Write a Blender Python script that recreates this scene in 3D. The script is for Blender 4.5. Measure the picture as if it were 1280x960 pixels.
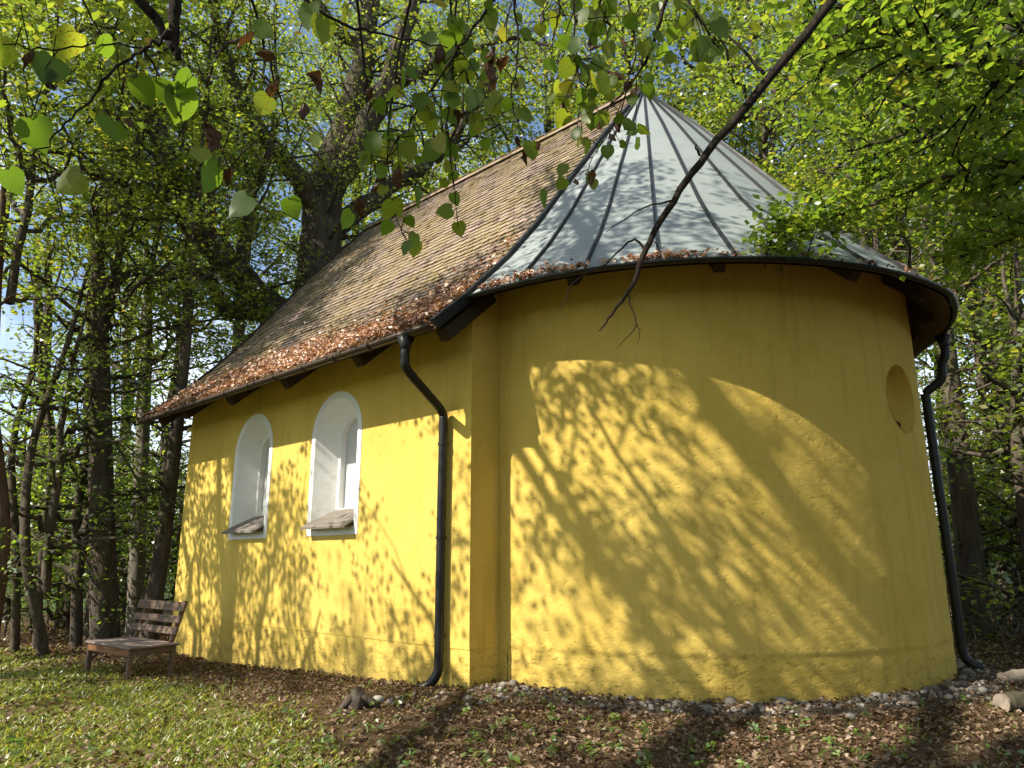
import bpy, bmesh, math, random
import numpy as np
from mathutils import Vector, Matrix, noise as mnoise

random.seed(7); RNG = np.random.default_rng(7)
for o in list(bpy.data.objects): bpy.data.objects.remove(o)
scene = bpy.context.scene
COL = scene.collection
R_ = math.radians

# ------------------------------------------------------------------ camera
# X runs into the nave from its long wall, Y runs along the nave away from the apse, metres
FPX, PITCH, ROLL, PSI = 899.93, 0.23768, -0.004515, 0.823786
CAM = np.array([-6.0704, -6.3089, 1.5])
def ray(px, py):
    ca, sa = math.cos(PSI), math.sin(PSI); c, s = math.cos(ROLL), math.sin(ROLL)
    xx = (px - 640) / FPX; vv = (480 - py) / FPX
    X = c * xx - s * vv; V = s * xx + c * vv
    y = math.cos(PITCH) - V * math.sin(PITCH); z = math.sin(PITCH) + V * math.cos(PITCH)
    return np.array([X * ca + y * sa, -X * sa + y * ca, z])
def at(px, py, D):                     # point on the pixel's ray at horizontal distance D
    r = ray(px, py); return CAM + r * (D / math.hypot(r[0], r[1]))
def proj(P):
    P = np.asarray(P, float) - CAM; ca, sa = math.cos(PSI), math.sin(PSI)
    x = P[0] * ca - P[1] * sa; y = P[0] * sa + P[1] * ca; z = P[2]
    D = y * math.cos(PITCH) + z * math.sin(PITCH); v = -y * math.sin(PITCH) + z * math.cos(PITCH)
    return 640 + FPX * x / max(D, .01), 480 - FPX * v / max(D, .01), D
cd = bpy.data.cameras.new('camera'); cam = bpy.data.objects.new('camera', cd); COL.objects.link(cam)
fw = Vector(ray(640, 480)).normalized(); rt = Vector(ray(740, 480)) - Vector(ray(640, 480)); rt.normalize(); up = rt.cross(fw)
cam.matrix_world = Matrix(((rt.x, up.x, -fw.x, CAM[0]), (rt.y, up.y, -fw.y, CAM[1]), (rt.z, up.z, -fw.z, CAM[2]), (0, 0, 0, 1)))
cd.sensor_width = 36; cd.lens = 36 * FPX / 1280; cd.clip_end = 4000; cd.clip_start = .05
scene.camera = cam

# ------------------------------------------------------------------ light
SUN_AZ, SUN_EL = R_(160.5), R_(41.8)
SUND = Vector((math.cos(SUN_AZ) * math.cos(SUN_EL), math.sin(SUN_AZ) * math.cos(SUN_EL), math.sin(SUN_EL)))
world = bpy.data.worlds.new('World'); scene.world = world; world.use_nodes = True
nt = world.node_tree; bg = nt.nodes['Background']
sky = nt.nodes.new('ShaderNodeTexSky'); sky.sky_type = 'NISHITA'; sky.sun_disc = False
sky.sun_elevation = SUN_EL; sky.sun_rotation = math.pi / 2 - SUN_AZ; sky.altitude = 500; sky.air_density = 1.0; sky.dust_density = 1.2
tc_ = nt.nodes.new('ShaderNodeTexCoord'); cn = nt.nodes.new('ShaderNodeTexNoise'); cn.inputs['Scale'].default_value = 3.2; cn.inputs['Detail'].default_value = 7; cn.inputs['Roughness'].default_value = .6
cr_ = nt.nodes.new('ShaderNodeValToRGB'); cr_.color_ramp.elements[0].position = .46; cr_.color_ramp.elements[1].position = .72; cr_.color_ramp.elements[1].color = (.85, .85, .85, 1)
cm = nt.nodes.new('ShaderNodeMixRGB'); cm.inputs[2].default_value = (8.2, 8.6, 9.2, 1)     # thin white clouds all over the sky
nt.links.new(tc_.outputs['Generated'], cn.inputs['Vector']); nt.links.new(cn.outputs['Fac'], cr_.inputs[0]); nt.links.new(cr_.outputs[0], cm.inputs[0]); nt.links.new(sky.outputs[0], cm.inputs[1])
nt.links.new(cm.outputs[0], bg.inputs[0]); bg.inputs[1].default_value = 0.12
sl = bpy.data.lights.new('sun', 'SUN'); sl.energy = 5.0; sl.angle = R_(0.53); sl.color = (1.0, .93, .80)
so = bpy.data.objects.new('sun', sl); COL.objects.link(so); so.rotation_euler = SUND.to_track_quat('Z', 'Y').to_euler(); so.location = (-20, 8, 25)
scene.view_settings.view_transform = 'Standard'; scene.view_settings.look = 'None'
scene.view_settings.exposure = 0.9; scene.view_settings.gamma = 1.0
scene.render.engine = 'CYCLES'
scene.cycles.max_bounces = 8; scene.cycles.diffuse_bounces = 4; scene.cycles.transmission_bounces = 6

# ------------------------------------------------------------------ material helpers
class NB:
    def __init__(s, name):
        s.m = bpy.data.materials.new(name); s.m.use_nodes = True; s.t = s.m.node_tree; s.t.nodes.clear()
        s.out = s.t.nodes.new('ShaderNodeOutputMaterial')
    def n(s, typ, ins=None, **kw):
        nd = s.t.nodes.new('ShaderNode' + typ)
        for k, v in kw.items(): setattr(nd, k, v)
        for k, v in (ins or {}).items(): s.put(nd.inputs[k], v)
        return nd
    def put(s, sock, v):
        if isinstance(v, bpy.types.NodeSocket): s.t.links.new(v, sock)
        elif isinstance(v, bpy.types.Node): s.t.links.new(v.outputs[0], sock)
        else:
            if isinstance(v, tuple) and len(v) == 3 and sock.type == 'RGBA': v = (*v, 1)
            sock.default_value = v
    def noise(s, vec, scale, detail=4, rough=.55, dist=0): return s.n('TexNoise', {'Vector': vec, 'Scale': scale, 'Detail': detail, 'Roughness': rough, 'Distortion': dist}).outputs['Fac']
    def ramp(s, fac, stops, interp='LINEAR'):
        r = s.n('ValToRGB', {'Fac': fac}); cr = r.color_ramp; cr.interpolation = interp
        while len(cr.elements) < len(stops): cr.elements.new(.5)
        for e, (p, c) in zip(cr.elements, stops):
            e.position = p; e.color = (*c, 1) if isinstance(c, tuple) else (c, c, c, 1)
        return r.outputs[0]
    def mix(s, fac, a, b, mode='MIX'):
        nd = s.n('MixRGB', {'Fac': fac, 'Color1': a, 'Color2': b}); nd.blend_type = mode; return nd.outputs[0]
    def math(s, op, a, b=0.5): return s.n('Math', {0: a, 1: b}, operation=op).outputs[0]
    def mapping(s, vec, scale=(1, 1, 1), rot=(0, 0, 0)): return s.n('Mapping', {'Vector': vec, 'Scale': scale, 'Rotation': rot}).outputs[0]
    def pos(s): return s.n('NewGeometry').outputs['Position']
    def obj(s): return s.n('TexCoord').outputs['Object']
    def rnd(s): return s.n('ObjectInfo').outputs['Random']
    def attr(s, name='rnd'): return s.n('Attribute', attribute_name=name).outputs['Fac']
    def bump(s, h, strength=.5, dist=.01): return s.n('Bump', {'Height': h, 'Strength': strength, 'Distance': dist}).outputs[0]
    def pbr(s, col, rough=.8, metal=0., normal=None, spec=.3):
        p = s.n('BsdfPrincipled', {'Base Color': col, 'Roughness': rough, 'Metallic': metal, 'Specular IOR Level': spec})
        if normal is not None: s.put(p.inputs['Normal'], normal)
        s.t.links.new(p.outputs[0], s.out.inputs[0]); return s.m

def m_stucco(name, base, white=False):
    b = NB(name); p = b.pos()
    big = b.noise(p, .9, 5, .6); fine = b.noise(p, 55, 4, .65); mid = b.noise(p, 9, 5, .6)
    z = b.n('SeparateXYZ', {0: p}).outputs[2]
    low = b.n('MapRange', {0: z, 1: .35, 2: .62, 3: 1., 4: .0}).outputs[0]
    c = b.mix(b.ramp(big, [(.35, 0.), (.7, 1.)]), base, tuple(v * k for v, k in zip(base, (.86, .84, .78))))
    c = b.mix(b.math('MULTIPLY', b.ramp(mid, [(.5, 0.), (.75, 1.)]), .35), c, tuple(v * k for v, k in zip(base, (.8, .78, .7))))
    if not white:
        pt = b.ramp(b.noise(p, .55, 3, .5, .8), [(.47, 0.), (.53, 1.)]); c = b.mix(b.math('MULTIPLY', pt, .22), c, tuple(v * k for v, k in zip(base, (1.05, 1.08, 1.35))))
        ck = b.ramp(b.n('TexVoronoi', {'Vector': b.n('MixRGB', {'Fac': .12, 'Color1': p, 'Color2': b.n('TexNoise', {'Vector': p, 'Scale': 3., 'Detail': 5.}).outputs['Color']}).outputs[0], 'Scale': .75}, feature='DISTANCE_TO_EDGE').outputs['Distance'], [(0., 1.), (.004, .6), (.008, 0.)]); c = b.mix(b.math('MULTIPLY', b.math('MULTIPLY', ck, b.ramp(big, [(.5, 0.), (.6, 1.)])), .22), c, tuple(v * k for v, k in zip(base, (.4, .38, .35))))
        speck = b.ramp(b.n('TexVoronoi', {'Vector': p, 'Scale': 5.5}).outputs[0], [(.0, 1.), (.035, 1.), (.05, 0.)])
        c = b.mix(b.math('MULTIPLY', speck, .75), c, (.05, .035, .02))
        streak = b.ramp(b.noise(b.mapping(p, (7, 7, .5)), 1.0, 5, .6), [(.52, 0.), (.75, 1.)])
        c = b.mix(b.math('MULTIPLY', streak, .4), c, tuple(v * k for v, k in zip(base, (.55, .52, .5))))
        d0 = b.n('MapRange', {0: z, 1: -.1, 2: .38, 3: .75, 4: .0}).outputs[0]
        c = b.mix(b.math('MULTIPLY', d0, b.ramp(b.noise(p, 7, 5, .7), [(.35, .1), (.7, 1.)])), c, (.16, .12, .045))
    pit = b.ramp(b.noise(b.mapping(p, (10, 10, 17)), 1.0, 6, .62), [(.28, 0.), (.42, .8), (.6, 1.)])
    h = b.math('ADD', b.math('MULTIPLY', fine, .30), b.math('MULTIPLY', mid, .55))
    h = b.math('ADD', h, b.math('MULTIPLY', pit, b.math('ADD', b.math('MULTIPLY', low, 1.1), .42)))
    return b.pbr(c, .92, 0, b.bump(h, .75 if not white else .4, .018), .1)

def m_tile():
    b = NB('roof_tile'); p = b.pos(); r = b.rnd(); a = b.attr('rnd')
    v = b.math('FRACT', b.math('ADD', r, a))
    c = b.ramp(v, [(0., (.10, .07, .055)), (.3, (.20, .148, .116)), (.65, (.30, .225, .18)), (1., (.17, .13, .105))])
    n1 = b.ramp(b.noise(p, 1.1, 5, .65), [(.40, 0.), (.54, 1.)]); n2 = b.ramp(b.noise(p, 16, 4, .7), [(.42, 0.), (.62, 1.)])
    moss = b.math('MULTIPLY', n1, n2)
    mc = b.mix(b.noise(p, 30, 2), (.34, .25, .06), (.17, .15, .04))
    c = b.mix(b.math('MULTIPLY', moss, .85), c, mc)
    c = b.mix(b.math('MULTIPLY', b.ramp(b.noise(p, 45, 3), [(.5, 0.), (.7, 1.)]), .5), c, (.36, .32, .27))
    return b.pbr(c, .93, 0, b.bump(b.noise(p, 70, 4), .5, .006), .15)

def m_leaf(name, stops, trans=.45, gloss=.08, browned=0.):
    b = NB(name); a = b.attr('rnd'); r = b.rnd(); p = b.pos()
    v = b.math('FRACT', b.math('ADD', a, r))
    c = b.ramp(v, stops)
    if browned:
        o = b.obj(); k = b.ramp(b.noise(o, 14, 3, .6, .4), [(.56, 0.), (.62, 1.)])
        k = b.math('MULTIPLY', k, b.ramp(r, [(.45, 0.), (.55, browned)]))
        c = b.mix(k, c, (.12, .045, .015))
        vein = b.ramp(b.n('TexWave', {'Vector': o, 'Scale': 9., 'Distortion': 1.5}).outputs['Fac'], [(.0, .75), (.25, 1.)])
        c = b.mix(1., c, vein, 'MULTIPLY')
    tc = b.mix(1., c, (2.8, 2.7, 1.25), 'MULTIPLY')
    d = b.n('BsdfDiffuse', {'Color': c}); t = b.n('BsdfTranslucent', {'Color': tc})
    m = b.n('MixShader', {0: trans, 1: d.outputs[0], 2: t.outputs[0]})
    g = b.n('BsdfGlossy', {'Color': (.9, .9, .9), 'Roughness': .42})
    m2 = b.n('MixShader', {0: gloss, 1: m.outputs[0], 2: g.outputs[0]})
    b.t.links.new(m2.outputs[0], b.out.inputs[0]); return b.m

def m_bark(name, c0, c1, sc=1.):
    b = NB(name); p = b.pos()
    w = b.noise(b.mapping(p, (9 * sc, 9 * sc, 1.6 * sc)), 1., 6, .7, .3)
    c = b.ramp(w, [(.3, c0), (.6, c1), (.8, tuple(x * 1.5 for x in c1))])
    moss = b.ramp(b.noise(p, 1.3, 4), [(.55, 0.), (.7, .5)])
    c = b.mix(moss, c, (.075, .085, .03))
    return b.pbr(c, .95, 0, b.bump(w, 1., .05), .1)

def m_wood(name, c0, c1, axis=(1, 30, 30)):
    b = NB(name); o = b.obj()
    w = b.noise(b.mapping(o, axis), 1., 6, .65, .6)
    c = b.ramp(w, [(.28, c0), (.55, c1), (.75, tuple(min(1, x * 1.5) for x in c1))])
    return b.pbr(c, .78, 0, b.bump(w, .6, .004), .25)

def m_plain(name, col, rough=.6, metal=0., var=.25, sc=8., spec=.4):
    b = NB(name); p = b.pos(); n = b.noise(p, sc, 5, .65)
    c = b.mix(b.ramp(n, [(.35, 0.), (.7, 1.)]), col, tuple(x * (1 - var) for x in col))
    return b.pbr(c, b.ramp(n, [(.2, max(0., rough - .1)), (.8, min(1., rough + .1))]), metal, b.bump(n, .12, .004), spec)

def m_zinc():
    b = NB('zinc_sheet'); p = b.pos()
    n = b.noise(p, 2.2, 6, .65); r = b.rnd()
    c = b.mix(b.ramp(n, [(.3, 0.), (.7, 1.)]), (.245, .27, .26), (.18, .21, .205))
    c = b.mix(b.math('MULTIPLY', r, .3), c, (.27, .29, .275))
    st = b.ramp(b.noise(b.mapping(p, (6, 6, 1.)), 1.6, 6, .7), [(.52, 0.), (.72, .55)])
    c = b.mix(st, c, (.22, .24, .235))
    sp = b.ramp(b.noise(p, 70, 2, .6), [(.68, 0.), (.76, .6)]); c = b.mix(sp, c, (.2, .17, .12))
    return b.pbr(c, b.ramp(n, [(.2, .55), (.8, .72)]), .05, b.bump(b.noise(p, 1.6, 3), .35, .03), .4)

def m_ground():
    b = NB('ground'); p = b.pos()
    n1 = b.noise(p, 1.6, 6, .65); n2 = b.noise(p, 28, 5, .7); lawn = b.attr('lawn')
    soil = b.ramp(n2, [(.25, (.035, .022, .012)), (.5, (.085, .055, .032)), (.75, (.17, .115, .07))])
    soil = b.mix(b.ramp(n1, [(.4, 0.), (.65, .6)]), soil, (.12, .085, .05))
    grass = b.ramp(n2, [(.3, (.06, .07, .014)), (.55, (.13, .14, .03)), (.8, (.25, .23, .08))])
    k = b.math('ADD', lawn, b.math('MULTIPLY', b.math('SUBTRACT', n1, .5), 1.5))
    c = b.mix(b.ramp(k, [(.4, 0.), (.6, 1.)]), soil, grass)
    far = b.attr('far'); c = b.mix(far, c, (.06, .085, .03))
    return b.pbr(c, .97, 0, b.bump(b.math('ADD', n2, b.math('MULTIPLY', n1, 2.)), .9, .04), .05)

def m_stone():
    b = NB('pebble_stone'); r = b.rnd(); a = b.attr('rnd'); v = b.math('FRACT', b.math('ADD', r, a)); o = b.pos()
    c = b.ramp(v, [(0., (.08, .075, .07)), (.4, (.17, .158, .14)), (.7, (.33, .30, .26)), (.85, (.46, .43, .38)), (1., (.14, .115, .09))])
    c = b.mix(b.math('MULTIPLY', b.noise(o, 40, 4, .7), .5), c, (.10, .085, .07))
    return b.pbr(c, .85, 0, b.bump(b.noise(o, 60, 3), .3, .004), .25)

YEL = (.655, .465, .103)
MAT = dict(
    yellow=m_stucco('yellow_stucco', YEL), white=m_stucco('white_plaster', (.80, .79, .77), True),
    tile=m_tile(), zinc=m_zinc(), seam=m_plain('dark_seam_metal', (.022, .023, .023), .55, .3),
    gutter=m_plain('weathered_copper', (.085, .06, .045), .45, .6), pipe=m_plain('black_pipe_paint', (.018, .017, .016), .38, .2),
    beam=m_wood('dark_beam_wood', (.02, .013, .008), (.055, .035, .022)), soffit=m_wood('soffit_boards', (.05, .032, .02), (.11, .07, .04)),
    sill=m_wood('sill_wood', (.085, .072, .06), (.18, .155, .13), (30, 1, 30)),
    pane=m_plain('pale_window_glass', (.55, .56, .56), .12, 0., .1, 3., .6),
    bench=m_wood('bench_wood', (.055, .036, .025), (.16, .105, .072), (30, 1.2, 30)), benchfront=m_wood('bench_rail_wood', (.11, .05, .02), (.24, .115, .05), (30, 1.2, 30)),
    benchseat=m_wood('bench_seat_wood', (.10, .075, .06), (.22, .17, .145), (30, 1.2, 30)),
    bark=m_bark('grey_bark', (.03, .024, .018), (.115, .092, .07)), barkpine=m_bark('reddish_bark', (.045, .026, .018), (.13, .08, .055)),
    barkpale=m_bark('pale_bark', (.09, .075, .06), (.24, .21, .17), 1.5), twig=m_bark('twig_bark', (.018, .013, .01), (.05, .037, .028), 4.),
    deadwood=m_wood('dead_wood', (.10, .08, .06), (.27, .22, .17), (6, 6, 6)), stone=m_stone(), ground=m_ground(),
    brown=m_leaf('fallen_leaf', [(0., (.05, .03, .018)), (.35, (.11, .065, .038)), (.65, (.19, .125, .078)), (.88, (.28, .205, .135)), (1., (.15, .10, .06))], .12, .02),
    russet=m_leaf('roof_leaf', [(0., (.10, .04, .02)), (.35, (.26, .11, .06)), (.7, (.40, .21, .12)), (1., (.52, .34, .22))], .1, .07),
    grass=m_leaf('grass_blade', [(0., (.08, .115, .018)), (.5, (.15, .185, .035)), (.85, (.26, .28, .065)), (1., (.36, .29, .12))], .35, .05),
    herb=m_leaf('herb_leaf', [(0., (.05, .10, .02)), (.6, (.10, .18, .035)), (1., (.18, .24, .05))], .35, .08),
    leafA=m_leaf('tree_leaf', [(0., (.06, .095, .014)), (.45, (.105, .15, .021)), (.85, (.16, .195, .028)), (.97, (.22, .21, .034)), (1., (.15, .10, .03))], .55),
    leafB=m_leaf('bright_leaf', [(0., (.06, .11, .015)), (.45, (.105, .165, .022)), (.9, (.155, .205, .028)), (1., (.22, .22, .04))], .55),
    leafC=m_leaf('dark_leaf', [(0., (.03, .055, .01)), (.5, (.05, .085, .014)), (.9, (.085, .12, .02)), (1., (.13, .12, .03))], .42),
    linden=m_leaf('linden_leaf', [(0., (.055, .10, .012)), (.5, (.085, .14, .016)), (.9, (.13, .175, .02)), (1., (.2, .2, .03))], .58, .025, .9),
    linbrown=m_leaf('withered_leaf', [(0., (.04, .016, .009)), (1., (.10, .045, .02))], .18, .03),
)

# ------------------------------------------------------------------ mesh helpers
def mesh_np(name, V, F, mat, rnd=None, smooth=False):
    """V (n,3), F (m,k) of one polygon size"""
    V = np.ascontiguousarray(V, np.float32); F = np.ascontiguousarray(F, np.int32)
    me = bpy.data.meshes.new(name); me.vertices.add(len(V)); me.vertices.foreach_set('co', V.ravel())
    k = F.shape[1]; me.loops.add(F.size); me.loops.foreach_set('vertex_index', F.ravel())
    me.polygons.add(len(F)); me.polygons.foreach_set('loop_start', np.arange(0, F.size, k, dtype=np.int32))
    try: me.polygons.foreach_set('loop_total', np.full(len(F), k, np.int32))
    except Exception: pass
    if rnd is not None:
        at_ = me.attributes.new('rnd', 'FLOAT', 'FACE'); at_.data.foreach_set('value', np.ascontiguousarray(rnd, np.float32))
    if smooth: me.polygons.foreach_set('use_smooth', np.ones(len(F), bool))
    me.update(calc_edges=True); me.validate(); me.materials.append(mat); return me
def obj(name, me, parent=None, loc=None):
    o = bpy.data.objects.new(name, me); COL.objects.link(o)
    if parent is not None: o.parent = parent
    if loc is not None: o.location = loc
    return o
def thing(name, label, cat, loc=(0, 0, 0), group=None):
    o = bpy.data.objects.new(name, None); COL.objects.link(o); o.location = loc; o.empty_display_size = .2
    return tag(o, label, cat, group)
def tag(o, label=None, cat=None, group=None, kind=None):
    if label: o['label'] = label
    if cat: o['category'] = cat
    if group: o['group'] = group
    if kind: o['kind'] = kind
    return o
class MB:                              # collects polygons of any size into ONE mesh
    def __init__(s): s.v = []; s.f = []
    def add(s, vs, fs):
        b = len(s.v); s.v += [tuple(float(c) for c in v) for v in vs]; s.f += [tuple(i + b for i in f) for f in fs]
    def box(s, c, size, M=None):
        x, y, z = (k / 2 for k in size); vs = [Vector((sx * x, sy * y, sz * z)) for sx in (-1, 1) for sy in (-1, 1) for sz in (-1, 1)]
        if M is not None: vs = [M @ v for v in vs]
        s.add([v + Vector(c) for v in vs], [(0, 1, 3, 2), (4, 6, 7, 5), (0, 4, 5, 1), (2, 3, 7, 6), (0, 2, 6, 4), (1, 5, 7, 3)])
    def bar(s, a, b, w, h, upv=(0, 0, 1)):
        a, b = Vector(a), Vector(b); d = (b - a); L = d.length; d.normalize()
        sd = d.cross(Vector(upv)).normalized(); u = sd.cross(d)
        M = Matrix((d, sd, u)).transposed(); s.box((a + b) / 2, (L, w, h), M)
    def tube(s, pts, rad, n=8, cap=True):
        V, F = tube_np(pts, rad, n); s.add(V, [tuple(f) for f in F])
        if cap: s.f.append(tuple(range(len(s.v) - len(V), len(s.v) - len(V) + n))[::-1]); s.f.append(tuple(range(len(s.v) - n, len(s.v))))
    def mesh(s, name, mat, smooth=False, bevel=0.):
        me = bpy.data.meshes.new(name); me.from_pydata(s.v, [], s.f); me.validate()
        bm = bmesh.new(); bm.from_mesh(me); bmesh.ops.recalc_face_normals(bm, faces=bm.faces)
        if bevel: bmesh.ops.bevel(bm, geom=list(bm.edges), offset=bevel, segments=1, affect='EDGES')
        if smooth:
            for f in bm.faces: f.smooth = True
        bm.to_mesh(me); bm.free(); me.materials.append(mat); return me
    def build(s, name, mat, parent=None, smooth=False, bevel=0.): return obj(name, s.mesh(name, mat, smooth, bevel), parent)
def tube_np(pts, rad, n=8):
    P = np.asarray(pts, float); m = len(P); rad = np.broadcast_to(np.asarray(rad, float), (m,))
    T = np.gradient(P, axis=0); T /= np.linalg.norm(T, axis=1)[:, None] + 1e-9
    u = np.cross(T[0], (0, 0, 1)); u = u if np.linalg.norm(u) > .1 else np.cross(T[0], (1, 0, 0)); u /= np.linalg.norm(u)
    V = []; ang = np.linspace(0, 2 * np.pi, n, endpoint=False)
    for i in range(m):
        u = u - T[i] * (u @ T[i]); u /= np.linalg.norm(u) + 1e-9; w = np.cross(T[i], u)
        V.append(P[i] + rad[i] * (np.cos(ang)[:, None] * u + np.sin(ang)[:, None] * w))
    V = np.concatenate(V); F = []
    for i in range(m - 1):
        for j in range(n): k = (j + 1) % n; F.append((i * n + j, i * n + k, (i + 1) * n + k, (i + 1) * n + j))
    return V, np.array(F)
def smooth_path(pts, sub=4, jit=0., rng=None):
    """Catmull-Rom through pts (rows may hold a radius as 4th column)"""
    P = np.asarray(pts, float); P = np.vstack([2 * P[0] - P[1], P, 2 * P[-1] - P[-2]]); out = []
    for i in range(1, len(P) - 2):
        for t in np.linspace(0, 1, sub, endpoint=False):
            a, b, c, d = P[i - 1:i + 3]
            out.append(.5 * (2 * b + (c - a) * t + (2 * a - 5 * b + 4 * c - d) * t * t + (3 * b - a - 3 * c + d) * t ** 3))
    out.append(P[-2]); out = np.array(out)
    if jit: out[1:-1, :3] += (rng or RNG).normal(0, jit, (len(out) - 2, 3))
    return out
class TB:                              # collects tubes (quads) into one mesh, numpy
    def __init__(s): s.V = []; s.F = []; s.c = 0
    def tube(s, pts, rad, n=6):
        V, F = tube_np(pts, rad, n); s.V.append(V); s.F.append(F + s.c); s.c += len(V)
    def mesh(s, name, mat): return mesh_np(name, np.concatenate(s.V), np.concatenate(s.F), mat, smooth=True)
def kites(C, L, Wd, tilt, rng, up_bias=1., fold=.18, droop=0.):
    """one folded leaf per centre: returns V, F(4)"""
    n = len(C); az = rng.uniform(0, 2 * np.pi, n); N = rng.normal(0, tilt, (n, 3)); N[:, 2] += up_bias; N /= np.linalg.norm(N, axis=1)[:, None]
    D = np.stack([np.cos(az), np.sin(az), -droop * np.ones(n)], 1); D -= N * (D * N).sum(1)[:, None]; D /= np.linalg.norm(D, axis=1)[:, None] + 1e-9
    S = np.cross(N, D); L = L[:, None]; w = L * Wd
    a = C - D * L * .5; t = C + D * L * .5; m = C - D * L * .08 + N * L * fold * .5
    V = np.stack([a, m + S * w * .5, t, m - S * w * .5], 1).reshape(-1, 3)
    return V, np.arange(4 * n).reshape(-1, 4)

# ------------------------------------------------------------------ ground
def gz(x, y):
    """ground height"""
    x = np.asarray(x, float); y = np.asarray(y, float)
    z = -.028 * np.clip(y - .5, 0, 9) + .05 * np.exp(-((x + .3) ** 2 + (y + .2) ** 2) / 1.5)
    z = z + .035 * np.sin(x * .9 + 1.3) * np.sin(y * .8 + .4) * np.clip((np.hypot(x - 4.3, y - 1) - 4) / 3, 0, 1)
    r = np.hypot(x - 2, y - 2)
    z = z - 16 * np.clip((r - 21) / 50, 0, 1) ** 1.3
    return z + np.clip((r - 300) / 500, 0, 1) ** 1.2 * 55
def lawn_mask(x, y):
    x = np.asarray(x, float); y = np.asarray(y, float)
    k = np.clip((-1.4 - .3 * np.clip(2. - y, 0, 9) - x) / 1.1 + .2, 0, 1)
    return k * np.clip((12.6 - y + .4 * (x + 2)) / 1.5, 0, 1) * np.clip((y + 3.2) / 1.5 + .6, 0, 1)
gr_in = np.concatenate([np.linspace(0, 12, 90), np.linspace(12.3, 24, 34), np.geomspace(25, 1500, 40)])
na = 160; A = np.linspace(0, 2 * np.pi, na, endpoint=False)
GX = (-1 + np.outer(gr_in, np.cos(A))).ravel(); GY = (0 + np.outer(gr_in, np.sin(A))).ravel()
GZ = gz(GX, GY) + RNG.normal(0, .006, GX.size) * (np.hypot(GX, GY) < 25)
F = []
for i in range(len(gr_in) - 1):
    j = np.arange(na); k = (j + 1) % na; F.append(np.stack([i * na + j, i * na + k, (i + 1) * na + k, (i + 1) * na + j], 1))
gme = mesh_np('ground', np.stack([GX, GY, GZ], 1), np.concatenate(F), MAT['ground'], smooth=True)
for nm, val in (('lawn', lawn_mask(GX, GY)), ('far', np.clip((np.hypot(GX, GY) - 40) / 20, 0, 1))):
    a_ = gme.attributes.new(nm, 'FLOAT', 'POINT'); a_.data.foreach_set('value', val.astype(np.float32))
tag(obj('ground', gme), kind='structure')

# ------------------------------------------------------------------ chapel
L, W, RA, T0 = 8.07, 4.269, 3.761, .119
AC = (W, -T0)
PROF = [(-.75, 4.20), (-.24, 4.65), (0., 4.89), (.53, 5.42), (1.12, 6.09), (2.18, 7.45), (2.95, 8.43), (W, 9.98)]
def zroof(X): X = W - abs(W - X); return float(np.interp(X, [p[0] for p in PROF], [p[1] for p in PROF]))
chapel = thing('chapel', 'yellow stucco chapel with rounded apse and steep tiled roof', 'chapel', (0, 0, 0))

# windows
WIN = [(2.925, .655), (5.44, .655)]
SP, BOT = 3.335, 1.95
def arch(yc, hw, bot, sp, n=22):
    pts = [(yc - hw, bot), (yc + hw, bot)]
    for i in range(n + 1):
        a = math.pi * i / n; pts.append((yc + hw * math.cos(a), sp + hw * math.sin(a)))
    return pts
bm = bmesh.new(); edges = []
def loop2(pts, x):
    vs = [bm.verts.new((x, p[0], p[1])) for p in pts]
    return vs, [bm.edges.new((vs[i], vs[(i + 1) % len(vs)])) for i in range(len(vs))]
vs, es = loop2([(0, .48), (L, .48), (L, 4.86), (0, 4.86)], 0); edges += es
for yc, hw in WIN: v_, e_ = loop2(arch(yc, hw - .1, BOT, SP), 0); edges += e_
bmesh.ops.triangle_fill(bm, use_beauty=True, use_dissolve=False, edges=edges)
def quadf(pts): bm.faces.new([bm.verts.new(p) for p in pts])
quadf([(.008, 0, -.6), (.008, 0, .48), (.008, L, .48), (.008, L, -.6)])
quadf([(0, 0, .48), (.008, 0, .48), (.008, L, .48), (0, L, .48)])
# shoulder (gable) walls and far walls
xs_ = list(np.linspace(0, W, 16)) + list(np.linspace(W, 2 * W, 16))[1:]
for yy in (0., L):
    for a_, b_ in zip(xs_[:-1], xs_[1:]):
        quadf([(a_, yy, .48), (b_, yy, .48), (b_, yy, zroof(b_) - .12), (a_, yy, zroof(a_) - .12)])
    sgn = .008 if yy == 0 else -.008
    quadf([(.008, yy + sgn, -.6), (2 * W - .008, yy + sgn, -.6), (2 * W - .008, yy + sgn, .48), (.008, yy + sgn, .48)])
    quadf([(0, yy, .48), (2 * W, yy, .48), (2 * W, yy + sgn, .48), (0, yy + sgn, .48)])
quadf([(2 * W, 0, -.6), (2 * W, L, -.6), (2 * W, L, 4.86), (2 * W, 0, 4.86)])
me = bpy.data.meshes.new('nave_wall'); bmesh.ops.recalc_face_normals(bm, faces=bm.faces); bm.to_mesh(me); bm.free(); me.materials.append(MAT['yellow'])
obj('nave_wall', me, chapel)

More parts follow.
